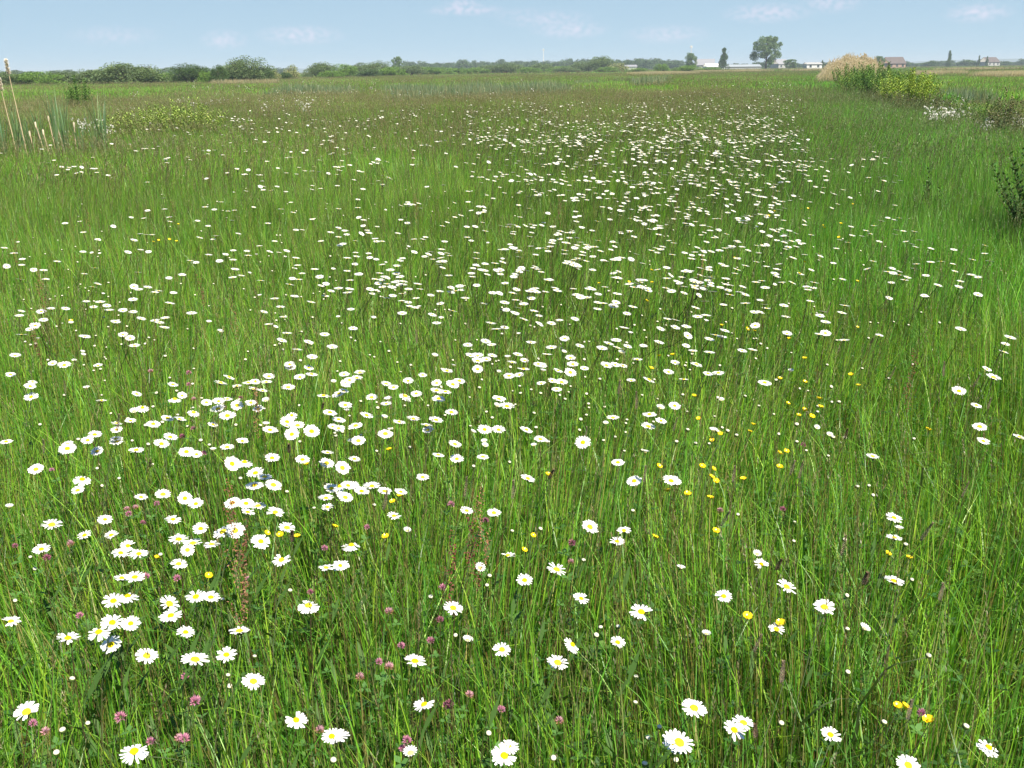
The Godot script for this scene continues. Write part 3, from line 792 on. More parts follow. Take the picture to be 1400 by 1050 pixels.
# long single blades that arch above the rest: pixel path, level in metres at each point
func arching_blades() -> void:
	var pale := Color(0.13, 0.18, 0.07)
	var dry := Color(0.28, 0.2, 0.11)
	var list := [
		[[[1078, 1035, 0.2], [1095, 990, 0.36], [1120, 966, 0.43], [1145, 955, 0.45], [1172, 956, 0.42]], 0.007, pale, "broad pale green blade arching over beside a tilted daisy"],
		[[[548, 900, 0.3], [536, 872, 0.42], [522, 843, 0.5], [500, 824, 0.53]], 0.007, dry, "dry tan leaf bending over above the pink clovers"],
		[[[1175, 965, 0.25], [1215, 910, 0.42], [1270, 898, 0.46], [1315, 907, 0.44], [1342, 924, 0.4]], 0.006, pale, "long green blade bowed level behind a white bud"],
		[[[35, 1048, 0.3], [52, 1022, 0.4], [68, 1003, 0.44]], 0.005, Color(0.34, 0.28, 0.16), "straw coloured dry blade lying slantwise in the grass"],
		[[[1262, 640, 0.35], [1240, 622, 0.5], [1275, 616, 0.52], [1310, 640, 0.44]], 0.006, Color(0.16, 0.17, 0.06), "yellowish blade curling over in the plain green grass"],
		[[[330, 870, 0.25], [340, 843, 0.42], [362, 828, 0.48], [385, 817, 0.5]], 0.004, Color(0.15, 0.15, 0.07), "thin yellow green blade leaning across the daisy stems"],
		[[[840, 1030, 0.3], [815, 1005, 0.4], [800, 1012, 0.36]], 0.008, Color(0.07, 0.15, 0.03), "wide bright green blade folded over near clover"],
		[[[200, 1034, 0.42], [235, 1037, 0.43], [275, 1046, 0.42], [300, 1055, 0.4]], 0.006, pale, "pale blade lying level below the big open daisy"],
		[[[262, 790, 0.4], [285, 782, 0.46], [312, 792, 0.42]], 0.005, dry, "bent dry blade beside the rusty sorrel spike"],
		[[[700, 970, 0.2], [690, 1000, 0.3], [670, 940, 0.42]], 0.004, pale, "slender pale blade between two pairs of daisies"],
	]
	for b in list:
		var pts := []
		var ws := []
		for p in b[0]: pts.append(meet(p[0], p[1], p[2]))
		var curve := Curve3D.new()
		for k in pts.size():
			var d: Vector3 = (pts[mini(k + 1, pts.size() - 1)] - pts[maxi(k - 1, 0)]) * 0.18
			curve.add_point(pts[k], -d, d)
		var foot: Vector3 = curve.get_point_position(0)
		var fine := [Vector3(0, ground_y(foot.x, foot.z) - foot.y, 0)]
		for k in 13: fine.append(curve.sample_baked(curve.get_baked_length() * k / 12.0) - foot)
		for k in fine.size(): ws.append(b[1] * (1.0 - 0.85 * pow(float(k) / (fine.size() - 1), 3.0)))
		var a := Acc.new()
		for k in fine.size(): fine[k] -= Vector3(0, ground_y(foot.x, foot.z) - foot.y, 0)
		a.blade(fine, ws, Vector3(0.75, 0.1, 0.65).normalized(), b[2])
		var o := part(numbered("grass_blade"), a.mesh(M.grass), self)
		o.position = Vector3(foot.x, ground_y(foot.x, foot.z), foot.z)
		tag(o, b[3], "grass blade")

# ---------------------------------------------------------------- shrubs and trees
# crown one metre high and one wide; leaves small against it
func crown_mesh(seed_: int, leaves: int, leaf_size: float, cols: Array, shape: String) -> ArrayMesh:
	rng.seed = seed_
	var a := Acc.new()
	var lobes := []
	var n := 46 if shape == "bush" else 60 if shape == "tree" else 26
	for k in n:
		var ang := rf(0, TAU)
		var r := sqrt(rng.randf()) * 0.34
		var y := rf(0.12, 0.78)
		if shape == "bush":
			r = sqrt(rng.randf()) * 0.4
			y = sqrt(maxf(0.0, 1.0 - pow(r / 0.5, 2.0))) * rf(0.25, 0.86) - 0.04
			lobes.append([Vector3(cos(ang) * r, y, sin(ang) * r), rf(0.1, 0.18)])
		elif shape == "tree":
			y = rf(0.1, 0.86)
			r = sqrt(rng.randf()) * 0.42 * sqrt(maxf(0.05, 1.0 - pow(absf(y - 0.45) / 0.5, 2.2)))
			lobes.append([Vector3(cos(ang) * r, y, sin(ang) * r), rf(0.055, 0.11)])
		else: # cone
			y = rf(0.05, 0.92)
			r = rng.randf() * 0.36 * (1.0 - y) + 0.01
			lobes.append([Vector3(cos(ang) * r, y, sin(ang) * r), 0.05 + 0.12 * (1.0 - y)])
	for k in leaves:
		var lobe: Array = lobes[k % n]
		var d := Vector3(rng.randfn(), rng.randfn(), rng.randfn()).normalized()
		var p: Vector3 = lobe[0] + d * lobe[1] * pow(rng.randf(), 0.4) * Vector3(1.0, 1.0, 1.0)
		if p.y < 0.0: p.y = rf(0, 0.1)
		var g := (d + Vector3(rf(-0.8, 0.8), rf(-0.3, 0.9), rf(-0.8, 0.8))).normalized()
		a.leaf(p, g, g.cross(Vector3(rf(-1, 1), rf(-1, 1), rf(-1, 1))).normalized(), leaf_size * rf(0.6, 1.3), leaf_size * rf(0.45, 0.8), tone(cols[rng.randi() % cols.size()], 0.22))
	return a.mesh(M.leaf)

func limbs_mesh(seed_: int, trunk: float, shape: String) -> ArrayMesh:
	rng.seed = seed_
	var a := Acc.new()
	var col := Color(0.09, 0.07, 0.05)
	if shape == "bush":
		for k in 9:
			var ang := rf(0, TAU)
			var o := Vector3(cos(ang), 0, sin(ang)) * rf(0.1, 0.34)
			a.tube([o * 0.12, o * 0.45 + Vector3(0, 0.28, 0), o + Vector3(0, rf(0.5, 0.75), 0)], [trunk, trunk * 0.6, trunk * 0.25], 5, col)
	else:
		a.tube([Vector3.ZERO, Vector3(0.01, 0.3, 0), Vector3(0, 0.6, 0.01), Vector3(0, 0.88, 0)], [trunk, trunk * 0.75, trunk * 0.45, trunk * 0.1], 7, col)
		for k in 8:
			var ang := k * 2.4
			var y := 0.22 + k * 0.07
			var o := Vector3(cos(ang), 0, sin(ang)) * rf(0.15, 0.3)
			a.tube([Vector3(0, y, 0), o * 0.5 + Vector3(0, y + 0.08, 0), o + Vector3(0, y + 0.2, 0)], [trunk * 0.4, trunk * 0.25, trunk * 0.1], 5, col)
	return a.mesh(M.bark)

var crowns := {}
func make_crowns() -> void:
	var willow := [Color(0.12, 0.178, 0.063), Color(0.144, 0.209, 0.084), Color(0.096, 0.155, 0.056), Color(0.176, 0.232, 0.105)]
	var fresh := [Color(0.144, 0.264, 0.042), Color(0.192, 0.31, 0.056), Color(0.12, 0.217, 0.042)]
	var dark := [Color(0.072, 0.132, 0.042), Color(0.096, 0.163, 0.049), Color(0.064, 0.109, 0.042)]
	var lime := [Color(0.2, 0.27, 0.03), Color(0.26, 0.32, 0.04), Color(0.15, 0.23, 0.03)]
	var poplar := [Color(0.106, 0.183, 0.0567), Color(0.152, 0.243, 0.0945), Color(0.0912, 0.165, 0.0504), Color(0.228, 0.312, 0.151)]
	var elder := [Color(0.3, 0.32, 0.12), Color(0.12, 0.18, 0.04), Color(0.4, 0.4, 0.22)]
	for k in 3: crowns["willow%d" % k] = crown_mesh(100 + k, 12000, 0.03, willow, "bush")
	for k in 2: crowns["fresh%d" % k] = crown_mesh(110 + k, 12000, 0.03, fresh, "bush")
	for k in 2: crowns["dark%d" % k] = crown_mesh(120 + k, 12000, 0.03, dark, "bush")
	crowns["lime0"] = crown_mesh(130, 5200, 0.045, lime, "bush")
	crowns["elder0"] = crown_mesh(131, 3600, 0.055, elder, "bush")
	for k in 3: crowns["poplar%d" % k] = crown_mesh(140 + k, 15000, 0.032, poplar, "tree")
	for k in 4: crowns["wood%d" % k] = crown_mesh(150 + k, 3000, 0.07, dark, "bush")
	for k in 2: crowns["cone%d" % k] = crown_mesh(160 + k, 4200, 0.05, dark, "cone")
	crowns["limbs_bush"] = limbs_mesh(170, 0.02, "bush")
	crowns["limbs_tree"] = limbs_mesh(171, 0.03, "tree")
	rng.seed = 77

func woody(called: String, kind: String, at: Vector3, high: float, wide: float, label: String, category: String, group := "", lift := 0.0) -> Node3D:
	var o := thing(called, at, label, category, group)
	o.rotation.y = rf(0, TAU)
	var tree := called.ends_with("tree")
	var tr := part("trunk" if tree else "branches", crowns["limbs_tree" if tree else "limbs_bush"], o)
	tr.scale = Vector3(wide, high, wide)
	var cr := part("crown" if tree else "foliage", crowns[kind], o)
	cr.scale = Vector3(wide, high * (1.0 - lift), wide)
	cr.position.y = high * lift
	return o

# [pixel column, metres away, metres high, metres wide]
func far_vegetation() -> void:
	make_crowns()
	var G1 := "willow bushes along the far edge of the meadow"
	var row := [
		["willow1", 12, 150, 2.3, 6.0, "low grey green willow bush behind the tall cattail stalk"],
		["fresh0", 52, 150, 2.4, 7.0, "fresh green rounded bush next to the dark bush row end"],
		["willow0", 172, 150, 3.6, 10.0, "broad grey green willow bush with a feathery top"],
		["fresh1", 217, 155, 2.2, 6.0, "low light green bush between two darker willows"],
		["dark0", 258, 152, 3.4, 6.2, "dense dark dome shaped willow bush"],
		["fresh1", 283, 140, 2.2, 2.6, "small light green shrub in front of the willows"],
		["dark1", 299, 138, 2.9, 2.6, "small round dark green bush in front of tallest willow"],
		["willow2", 338, 165, 4.6, 8.2, "tallest rounded willow bush of the row"],
		["fresh0", 318, 168, 3.4, 5.0, "light green bush leaning against the tallest willow"],
		["dark0", 363, 165, 2.4, 3.4, "low dark bush beside the tallest willow"],
		["elder0", 374, 170, 2.4, 2.4, "cream flowering elder bush beside the willows"],
		["elder0", 399, 200, 3.4, 3.2, "thin yellowish elder shrub standing between bushes"],
		["dark1", 388, 190, 1.8, 3.2, "low dark shrub below the thin elder"],
		["willow0", 437, 230, 4.2, 8.4, "high willow bush at the start of the unbroken row"],
		["fresh0", 468, 245, 3.9, 7.5, ""], ["willow1", 497, 255, 4.1, 9.0, ""], ["willow2", 521, 270, 4.8, 8.0, ""],
		["fresh1", 452, 215, 2.2, 6.0, ""], ["dark1", 505, 235, 2.3, 7.0, ""], ["fresh0", 538, 250, 3.0, 7.0, ""],
		["willow0", 560, 300, 3.6, 11.0, ""], ["fresh1", 583, 320, 3.3, 9.0, ""], ["fresh0", 603, 320, 3.0, 10.0, ""],
		["fresh1", 625, 330, 2.9, 10.0, ""], ["fresh0", 648, 340, 2.8, 11.0, ""], ["willow1", 668, 360, 3.6, 12.0, ""],
		["willow2", 690, 360, 4.6, 11.0, ""], ["willow0", 702, 370, 4.0, 10.0, ""], ["fresh1", 722, 350, 2.8, 10.0, ""],
		["willow1", 742, 380, 4.2, 12.0, ""], ["fresh0", 765, 370, 3.0, 11.0, ""], ["willow2", 790, 380, 4.9, 10.0, ""],
		["willow0", 818, 380, 7.0, 13.0, "large dark willow with a spiky top above the row"],
		["elder0", 846, 360, 4.0, 8.0, "yellowish bush at the end of the unbroken row"],
		["fresh1", 832, 350, 2.6, 9.0, ""], ["willow1", 775, 350, 2.6, 10.0, ""],
		["fresh0", 868, 340, 2.0, 9.0, "low green scrub at the bush row's open end"],
		["fresh1", 905, 330, 3.5, 5.6, "rounded green bush standing alone in dry tan grass"],
		["fresh0", 945, 300, 2.6, 7.5, "bright green low bush below the small tree with mast"],
		["fresh1", 928, 310, 2.0, 5.0, "bright green hump beside the lone rounded bush"],
		["fresh0", 970, 330, 1.9, 9.0, "low green scrub below the white greenhouse"],
		["willow1", 132, 158, 2.6, 8.0, "pale willow scrub behind the dark thin sapling"],
		["willow2", 90, 165, 2.5, 9.0, "grey willow scrub next to the fresh green bush"],
		["fresh0", 1160, 300, 2.0, 8.0, "green scrub behind the tan reed bed"],
	]
	for b in row:
		var l: String = b[5] if b[5] else "green willow bush within the unbroken far bush row"
		woody("willow_bush" if b[0].begins_with("willow") else "elder_bush" if b[0].begins_with("elder") else "green_bush", b[0], spot(b[1], b[2]), b[3], b[4] * 1.08, l, "bush", "" if b[5] else G1)
	# lone trees
	woody("poplar_tree", "poplar0", spot(1047, 470), 15.6, 15.5, "tall leafy poplar tree standing alone on the horizon", "tree", "", 0.1)
	woody("birch_tree", "cone1", spot(989, 470), 10.2, 8.0, "slender pointed tree between greenhouse and tall poplar", "tree", "", 0.04)
	woody("oak_tree", "poplar1", spot(945, 480), 8.6, 7.6, "small rounded tree with a mast rising behind it", "tree", "", 0.08)
	woody("oak_tree", "poplar2", spot(543, 420), 7.6, 5.4, "dark round tree head rising above the bush row", "tree", "", 0.15)
	woody("conifer_tree", "cone0", spot(1297, 640), 9.4, 6.0, "dark pointed conifer on the flat horizon beyond the ditch", "tree", "", 0.03)
	woody("cypress_tree", "cone1", spot(1338, 700), 7.2, 3.4, "slim dark pointed tree, one of two near the village end", "tree", "slim trees by the far village")
	woody("cypress_tree", "cone1", spot(1349, 700), 6.6, 3.6, "slim dark pointed tree, one of two near the village end", "tree", "slim trees by the far village")
	woody("oak_tree", "poplar1", spot(1203, 520), 6.4, 7.0, "round dark tree beside the brown roofed farmhouse", "tree", "", 0.08)
	woody("oak_tree", "poplar2", spot(1080, 520), 5.2, 8.2, "broad low tree between poplar and white barn", "tree", "", 0.1)
	woody("conifer_tree", "cone0", spot(1124, 520), 4.4, 2.6, "short dark pointed tree beside the white barn", "tree", "", 0.02)
	# the wood line behind, tree by tree, then the scattered village trees
	for k in 62:
		var px := 556.0 + k * 6.1 + rf(-2, 2)
		var dist := rf(700, 860)
		woody("woodland_tree", "wood%d" % (k % 4), spot(px, dist), rf(7.5, 10.5) * (1.08 if k % 7 == 0 else 1.0), rf(9, 14), "bluish green tree in the long hazy wood line behind bushes", "tree", "hazy wood line")
	for k in 44:
		var px := 930.0 + k * 10.9 + rf(-4, 4)
		woody("village_tree", "wood%d" % (k % 4), spot(px, rf(720, 980)), rf(3.6, 6.4), rf(9, 15), "low hazy tree among the far village houses", "tree", "hazy village trees")
	for k in 16:
		var px := -4.0 + k * 26.0 + rf(-5, 5)
		woody("woodland_tree", "wood%d" % (k % 4), spot(px, rf(620, 800)), rf(4.5, 6.5), rf(12, 20), "hazy tree seen through the gaps between willow bushes", "tree", "hazy trees behind the willows")

# leafy shoots of low shrubs, near enough to show leaves
func shoot_shrub(called: String, at: Vector3, high: float, wide: float, shoots: int, leaf_len: float, cols: Array, label: String, group := "") -> void:
	var o := thing(called, at, label, "shrub", group)
	var st := Acc.new()
	var lf := Acc.new()
	for k in shoots:
		var ang := rf(0, TAU)
		var out := Vector3(cos(ang), 0, sin(ang)) * sqrt(rng.randf()) * wide * 0.5
		var h := high * rf(0.55, 1.0) * (1.0 - 0.35 * out.length() / (wide * 0.5))
		var p0 := out * 0.5
		var p1 := out * 0.85 + Vector3(0, h * 0.55, 0)
		var p2 := out * 1.05 + Vector3(rf(-0.05, 0.05), h, rf(-0.05, 0.05))
		st.tube([p0, p1, p2], [0.007, 0.004, 0.0015], 4, Color(0.1, 0.1, 0.045))
		var n := int(h * 0.85 / (leaf_len * 0.22))
		for q in n:
			var u := 0.15 + 0.85 * q / n
			var p := p0.lerp(p1, minf(u / 0.55, 1.0)) if u < 0.55 else p1.lerp(p2, (u - 0.55) / 0.45)
			var la := q * 2.4 + k
			var d := Vector3(cos(la), rf(0.3, 1.1), sin(la)).normalized()
			lf.leaf(p, d, d.cross(Vector3(rf(-0.3, 0.3), 1, rf(-0.3, 0.3))).normalized(), leaf_len * rf(0.7, 1.25), leaf_len * rf(0.38, 0.5), tone(pick(cols), 0.22))
	part("branches", st.mesh(M.bark), o)
	part("foliage", lf.mesh(M.leaf), o)

func near_shrubs() -> void:
	rng.seed = 200
	var lime := [Color(0.2, 0.29, 0.055), Color(0.15, 0.24, 0.045), Color(0.27, 0.35, 0.09)]
	var pale := [Color(0.26, 0.36, 0.07), Color(0.2, 0.3, 0.06), Color(0.34, 0.42, 0.12)]
	var green := [Color(0.09, 0.188, 0.035), Color(0.12, 0.225, 0.042), Color(0.075, 0.15, 0.035)]
	var bright := [Color(0.23, 0.324, 0.039), Color(0.176, 0.284, 0.0364), Color(0.297, 0.378, 0.0585)]
	var dull := [Color(0.12, 0.14, 0.06), Color(0.16, 0.15, 0.08), Color(0.09, 0.12, 0.04)]
	var dark := [Color(0.045, 0.11, 0.022), Color(0.06, 0.135, 0.028), Color(0.035, 0.085, 0.02)]
	for s in [[165, 1.0, 1.0], [190, 1.1, 1.1], [213, 1.2, 1.0], [240, 1.25, 1.2], [262, 1.3, 1.0]]:
		shoot_shrub("sallow_shrub", spot(s[0], rf(24, 27)), s[1] * 0.95, s[2] * 1.3, 34, 0.075, pale, "low yellow green sallow shrub growing behind the cattail leaves", "low sallow shrubs by the cattails")
	shoot_shrub("sapling", spot(105, 45), 1.9, 1.1, 20, 0.11, green, "dark thin leafy sapling standing alone before the bushes")
	shoot_shrub("sapling", spot(92, 46), 1.5, 0.8, 12, 0.11, green, "short leafy shoot beside the dark thin sapling")
	# willows along the ditch
	shoot_shrub("ditch_willow", spot(1252, 36), 1.72, 2.21, 89, 0.1, bright, "yellow green willow shrub, brightest along the ditch")
	shoot_shrub("ditch_willow", spot(1238, 40), 1.78, 2.47, 89, 0.1, lime, "light green willow shrub next to the brightest one")
	shoot_shrub("ditch_willow", spot(1219, 44), 1.87, 2.86, 102, 0.11, green, "mid green willow shrub in the middle of the ditch row")
	shoot_shrub("ditch_willow", spot(1203, 48), 1.92, 2.86, 102, 0.11, green, "full green willow shrub halfway along the ditch row")
	shoot_shrub("ditch_willow", spot(1189, 54), 1.87, 2.86, 89, 0.12, green, "green willow shrub in front of the tan reeds")
	shoot_shrub("ditch_willow", spot(1168, 62), 2.07, 2.60, 76, 0.13, green, "dark green willow shrub at the foot of the tan reeds")
	shoot_shrub("ditch_willow", spot(1180, 58), 1.67, 2.60, 76, 0.13, lime, "pale green willow shrub among the tan reeds")
	shoot_shrub("ditch_willow", spot(1345, 27), 1.23, 1.69, 58, 0.075, green, "low green willow shrub between two white fluffy patches")
	shoot_shrub("ditch_willow", spot(1330, 30), 1.08, 1.56, 45, 0.075, lime, "low pale willow shrub behind a white fluffy patch")
	for s in [[1215, 38, 0.9], [1228, 35, 0.8], [1240, 33, 0.85], [1262, 33, 0.9], [1290, 33, 0.95], [1200, 42, 0.8], [1310, 31, 0.9], [1375, 24, 1.0], [1392, 25, 1.3]]:
		shoot_shrub("dock_plant", spot(s[0], s[1]), s[2] * 1.15, 1.2, 40, 0.07, dull, "dull brownish green weed bush lining the ditch bank", "weeds along the ditch bank")
	# big dark bush at the edge of the frame, mostly outside it
	shoot_shrub("alder_bush", Vector3(4.88, ground_y(4.88, -7.8), -7.8), 1.3, 1.7, 140, 0.05, dark, "dark leafy alder bush on the ditch bank casting shade on grass")
	shoot_shrub("alder_bush", Vector3(5.35, ground_y(5.35, -8.3), -8.3), 1.4, 1.5, 120, 0.06, dark, "taller dark alder bush behind the shading one")
	shoot_shrub("thistle", meet(1268, 268, 0.3) * Vector3(1, 0, 1), 0.62, 0.24, 9, 0.05, dark, "small dark thistle standing in the plain grass")

# ---------------------------------------------------------------- cattails, reeds, cotton grass
func cattails() -> void:
	rng.seed = 300
	var cols := [Color(0.135, 0.237, 0.11), Color(0.176, 0.288, 0.154), Color(0.108, 0.188, 0.077), Color(0.189, 0.3, 0.121)]
	for s in [[6, 20, 1.2], [14, 20.5, 1.05], [27, 20, 0.95], [42, 21, 1.2], [64, 20, 1.35], [70, 21, 1.4], [76, 20.5, 1.25], [96, 20, 0.95], [115, 20.5, 1.05], [124, 21, 1.35], [130, 20.5, 1.3], [-12, 20, 1.2]]:
		var at := spot(s[0], s[1])
		var o := thing("cattail", at, "blue green cattail tuft with long upright strap leaves", "cattail", "leafy cattails at the wet edge")
		for k in 14:
			var a := Acc.new()
			var ang := rf(0, TAU)
			var h: float = s[2] * rf(0.75, 1.05)
			var bend := Vector3(cos(ang), 0, sin(ang)) * h * rf(0.02, 0.22)
			var pts := []
			for q in 6:
				var u := q / 5.0
				pts.append(Vector3(cos(ang), 0, sin(ang)) * 0.03 + bend * u * u + Vector3(0, h * u - bend.length() * 0.3 * u * u * u, 0))
			a.blade(pts, [0.016, 0.02, 0.02, 0.017, 0.011, 0.002], Vector3(cos(ang + 1.3), 0, sin(ang + 1.3)), tone(pick(cols), 0.2))
			part("leaf", a.mesh(M.grass), o)
	var old := Color(0.5, 0.4, 0.25)
	for s in [[14, 19.6, 1.82, true], [0, 19.8, 1.52, true]]:
		var h: float = s[2]
		var o := thing("old_cattail_stalk", spot(s[0] + 6, s[1]), "tall pale dead cattail stalk with a white fluffy head" if h > 1.6 else "shorter dead cattail stalk with a ragged fluffy head", "cattail stalk")
		var a := Acc.new()
		var l := -0.11
		a.tube([Vector3.ZERO, Vector3(l * 0.35, h * 0.4, 0), Vector3(l * 0.75, h * 0.75, 0), Vector3(l, h, 0)], [0.009, 0.008, 0.006, 0.004], 6, old)
		part("stem", a.mesh(M.stem), o)
		var f := Acc.new()
		for q in 420:
			var u := q / 420.0
			var d := Vector3(rng.randfn(), rf(-0.2, 1.0), rng.randfn()).normalized()
			f.leaf(Vector3(l * (0.9 + 0.12 * u), h * (0.89 + 0.13 * u), 0) + d * 0.006, d, d.cross(Vector3(0.2, 1, 0.4)).normalized(), rf(0.02, 0.05), 0.014, tone(Color(0.72, 0.66, 0.55), 0.12))
		part("seed_head", f.mesh(M.head), o)
	for s in [[45, 20.5, 0.74], [51, 20, 0.62], [60, 21, 0.82], [74, 20, 0.86], [88, 20.5, 0.72], [31, 20, 0.6]]:
		var o := thing("broken_cattail", spot(s[0], s[1]), "broken pale stub of an old cattail stalk", "cattail stalk", "broken cattail stubs")
		var a := Acc.new()
		var x := rf(-0.14, 0.06)
		a.tube([Vector3.ZERO, Vector3(x * 0.4, s[2] * 0.5, 0), Vector3(x, s[2], 0)], [0.009, 0.01, 0.009], 6, tone(Color(0.45, 0.36, 0.25), 0.2))
		part("stem", a.mesh(M.stem), o)
		var f := Acc.new()
		f.lathe([Vector2(0.009, 0.0), Vector2(0.015, 0.02), Vector2(0.016, 0.09), Vector2(0.0002, 0.11)], 8, tone(Color(0.66, 0.56, 0.42), 0.1), Vector3(x, s[2] - 0.06, 0))
		part("seed_head", f.mesh(M.head), o)
	# cotton grass: white tufts on thin stalks
	var m := []
	for k in 3:
		var a := Acc.new()
		for j in 7:
			var p := Vector3(rf(-0.14, 0.14), rf(0.4, 0.6), rf(-0.14, 0.14))
			a.tube([Vector3(p.x * 0.6, 0, p.z * 0.6), p], [0.002, 0.0015], 3, Color(0.12, 0.12, 0.05))
			for q in 26:
				var d := Vector3(rng.randfn(), rng.randfn() - 0.4, rng.randfn()).normalized()
				a.leaf(p, d, d.cross(Vector3(0.3, 1, 0.5)).normalized(), rf(0.015, 0.035), 0.011, tone(Color(0.76, 0.75, 0.7), 0.06))
		m.append(a.mesh(M.head))
	var places := [[], [], []]
	var where := []
	for k in 36: where.append([rf(1268, 1322), rf(153, 160)])
	for k in 40: where.append([rf(1342, 1398), rf(164, 174)])
	for k in 26: where.append([rf(1272, 1318), rf(133, 146)])
	for k in 14: where.append([rf(75, 160), rf(172, 182)])
	for k in 30: where.append([rf(160, 440), rf(128, 150)])
	for k in 40: where.append([rf(520, 800), rf(108, 128)])
	for k in 40: where.append([rf(250, 520), rf(112, 122)])
	for k in 30: where.append([rf(1210, 1275), rf(118, 140)])
	for w in where:
		var p := meet(w[0], w[1], 0.45)
		p.y = ground_y(p.x, p.z)
		places[rng.randi() % 3].append([Transform3D(Basis(Vector3.UP, rf(0, TAU)).scaled(Vector3.ONE * rf(0.8, 1.15)), p), Color.WHITE])
	stuff("cotton_grass", "white fluffy cotton grass tufts in patches along the wet ditch", "cotton grass", m, places, false)

func reeds() -> void:
	rng.seed = 320
	var tan := []
	for k in 3:
		var a := Acc.new()
		for j in 44:
			var p := Vector3(rf(-0.8, 0.8), 0, rf(-0.8, 0.8))
			var h := rf(1.4, 2.2)
			var b := Vector3(rf(0.0, 0.3), 0, rf(-0.15, 0.15))
			var col := tone(pick([Color(0.48, 0.42, 0.27), Color(0.55, 0.49, 0.33), Color(0.4, 0.34, 0.21)]), 0.15)
			a.blade([p, p + b * 0.3 + Vector3(0, h * 0.5, 0), p + b + Vector3(0, h, 0)], [0.02, 0.018, 0.008], Vector3(1, 0, rf(-0.5, 0.5)).normalized(), col)
			if j % 2 == 0:
				for q in 4:
					var d := Vector3(rf(-0.2, 0.9), rf(-0.3, 0.8), rf(-0.5, 0.5)).normalized()
					a.leaf(p + b + Vector3(0, h - 0.05 * q, 0), d, d.cross(Vector3(0, 0.3, 1)).normalized(), 0.16, 0.05, tone(Color(0.36, 0.29, 0.19), 0.2))
			if j % 3 == 0:
				var d := Vector3(rf(-1, 1), 0.6, rf(-1, 1)).normalized()
				a.leaf(p + b * 0.4 + Vector3(0, h * rf(0.3, 0.7), 0), d, d.cross(Vector3.UP).normalized(), 0.35, 0.025, col)
		tan.append(a.mesh(M.grass))
	var places := [[], [], []]
	for k in 380:
		var px := rf(1128, 1198)
		var tall := smoothstep(1118.0, 1150.0, px) * (0.75 + 0.25 * smoothstep(1205.0, 1180.0, px)) * (0.85 + 0.3 * bump.get_noise_2d(px * 0.5, 7.0)) + 0.12
		var dist := lerpf(92, 140, rng.randf())
		var p := spot(px, dist)
		if past_edge(p.x, p.z) < -4.5: continue
		places[k % 3].append([Transform3D(Basis(Vector3.UP, rf(0, 0.6)).scaled(Vector3(1, tall * rf(0.7, 1.12), 1)), p), Color.WHITE])
	stuff("reed_bed", "tan dry reed bed with brown plumes behind the ditch willows", "reeds", tan, places, false)
	# blue green sedge beds out in the meadow
	var sedge := []
	for k in 2:
		var a := Acc.new()
		for j in 260:
			var p := Vector3(rf(-1.2, 1.2), 0, rf(-1.2, 1.2))
			var h := rf(0.5, 0.95)
			var b := Vector3(rf(-0.2, 0.3), 0, rf(-0.2, 0.2))
			a.blade([p, p + b * 0.35 + Vector3(0, h * 0.6, 0), p + b + Vector3(0, h, 0)], [0.022, 0.022, 0.004], Vector3(rf(-1, 1), 0, rf(-1, 1)).normalized(), tone(pick([Color(0.15, 0.22, 0.13), Color(0.12, 0.19, 0.09), Color(0.28, 0.3, 0.17)]), 0.25))
		sedge.append(a.mesh(M.grass))
	var beds := [[], []]
	for w in [[540, 780, 52, 72, 30], [560, 690, 46, 56, 14], [800, 920, 80, 110, 12], [380, 470, 58, 70, 12], [1290, 1350, 52, 62, 10]]:
		for k in w[4]:
			var p := spot(rf(w[0], w[1]), rf(w[2], w[3]))
			beds[k % 2].append([Transform3D(Basis(Vector3.UP, rf(0, TAU)).scaled(Vector3(1, rf(0.8, 1.1), 1)), p), Color.WHITE])
	stuff("sedge_bed", "blue green sedge beds lying across the middle of the meadow", "sedge", sedge, beds, false)
	# dry pale grass strips far out
	var dry := []
	var a2 := Acc.new()
	for j in 900:
		var p := Vector3(rf(-4, 4), 0, rf(-1.5, 1.5))
		a2.blade([p, p + Vector3(rf(-0.1, 0.25), rf(0.5, 0.95), 0)], [0.07, 0.01], Vector3(1, 0, rf(-0.5, 0.5)).normalized(), tone(Color(0.4, 0.35, 0.22), 0.25))
	dry.append(a2.mesh(M.grass))
	var strips := [[]]
	for w in [[880, 930, 190, 230, 14], [1085, 1140, 260, 330, 10], [1370, 1420, 130, 150, 8], [318, 336, 124, 128, 1], [960, 1050, 270, 330, 10], [1280, 1300, 160, 180, 3], [1290, 1400, 300, 330, 6]]:
		for k in w[4]:
			strips[0].append([Transform3D(Basis(Vector3.UP, rf(-0.2, 0.2)), spot(rf(w[0], w[1]), rf(w[2], w[3]))), Color.WHITE])
	stuff("dry_grass", "pale dry grass strips lying far out in the field", "dry grass", dry, strips, false)

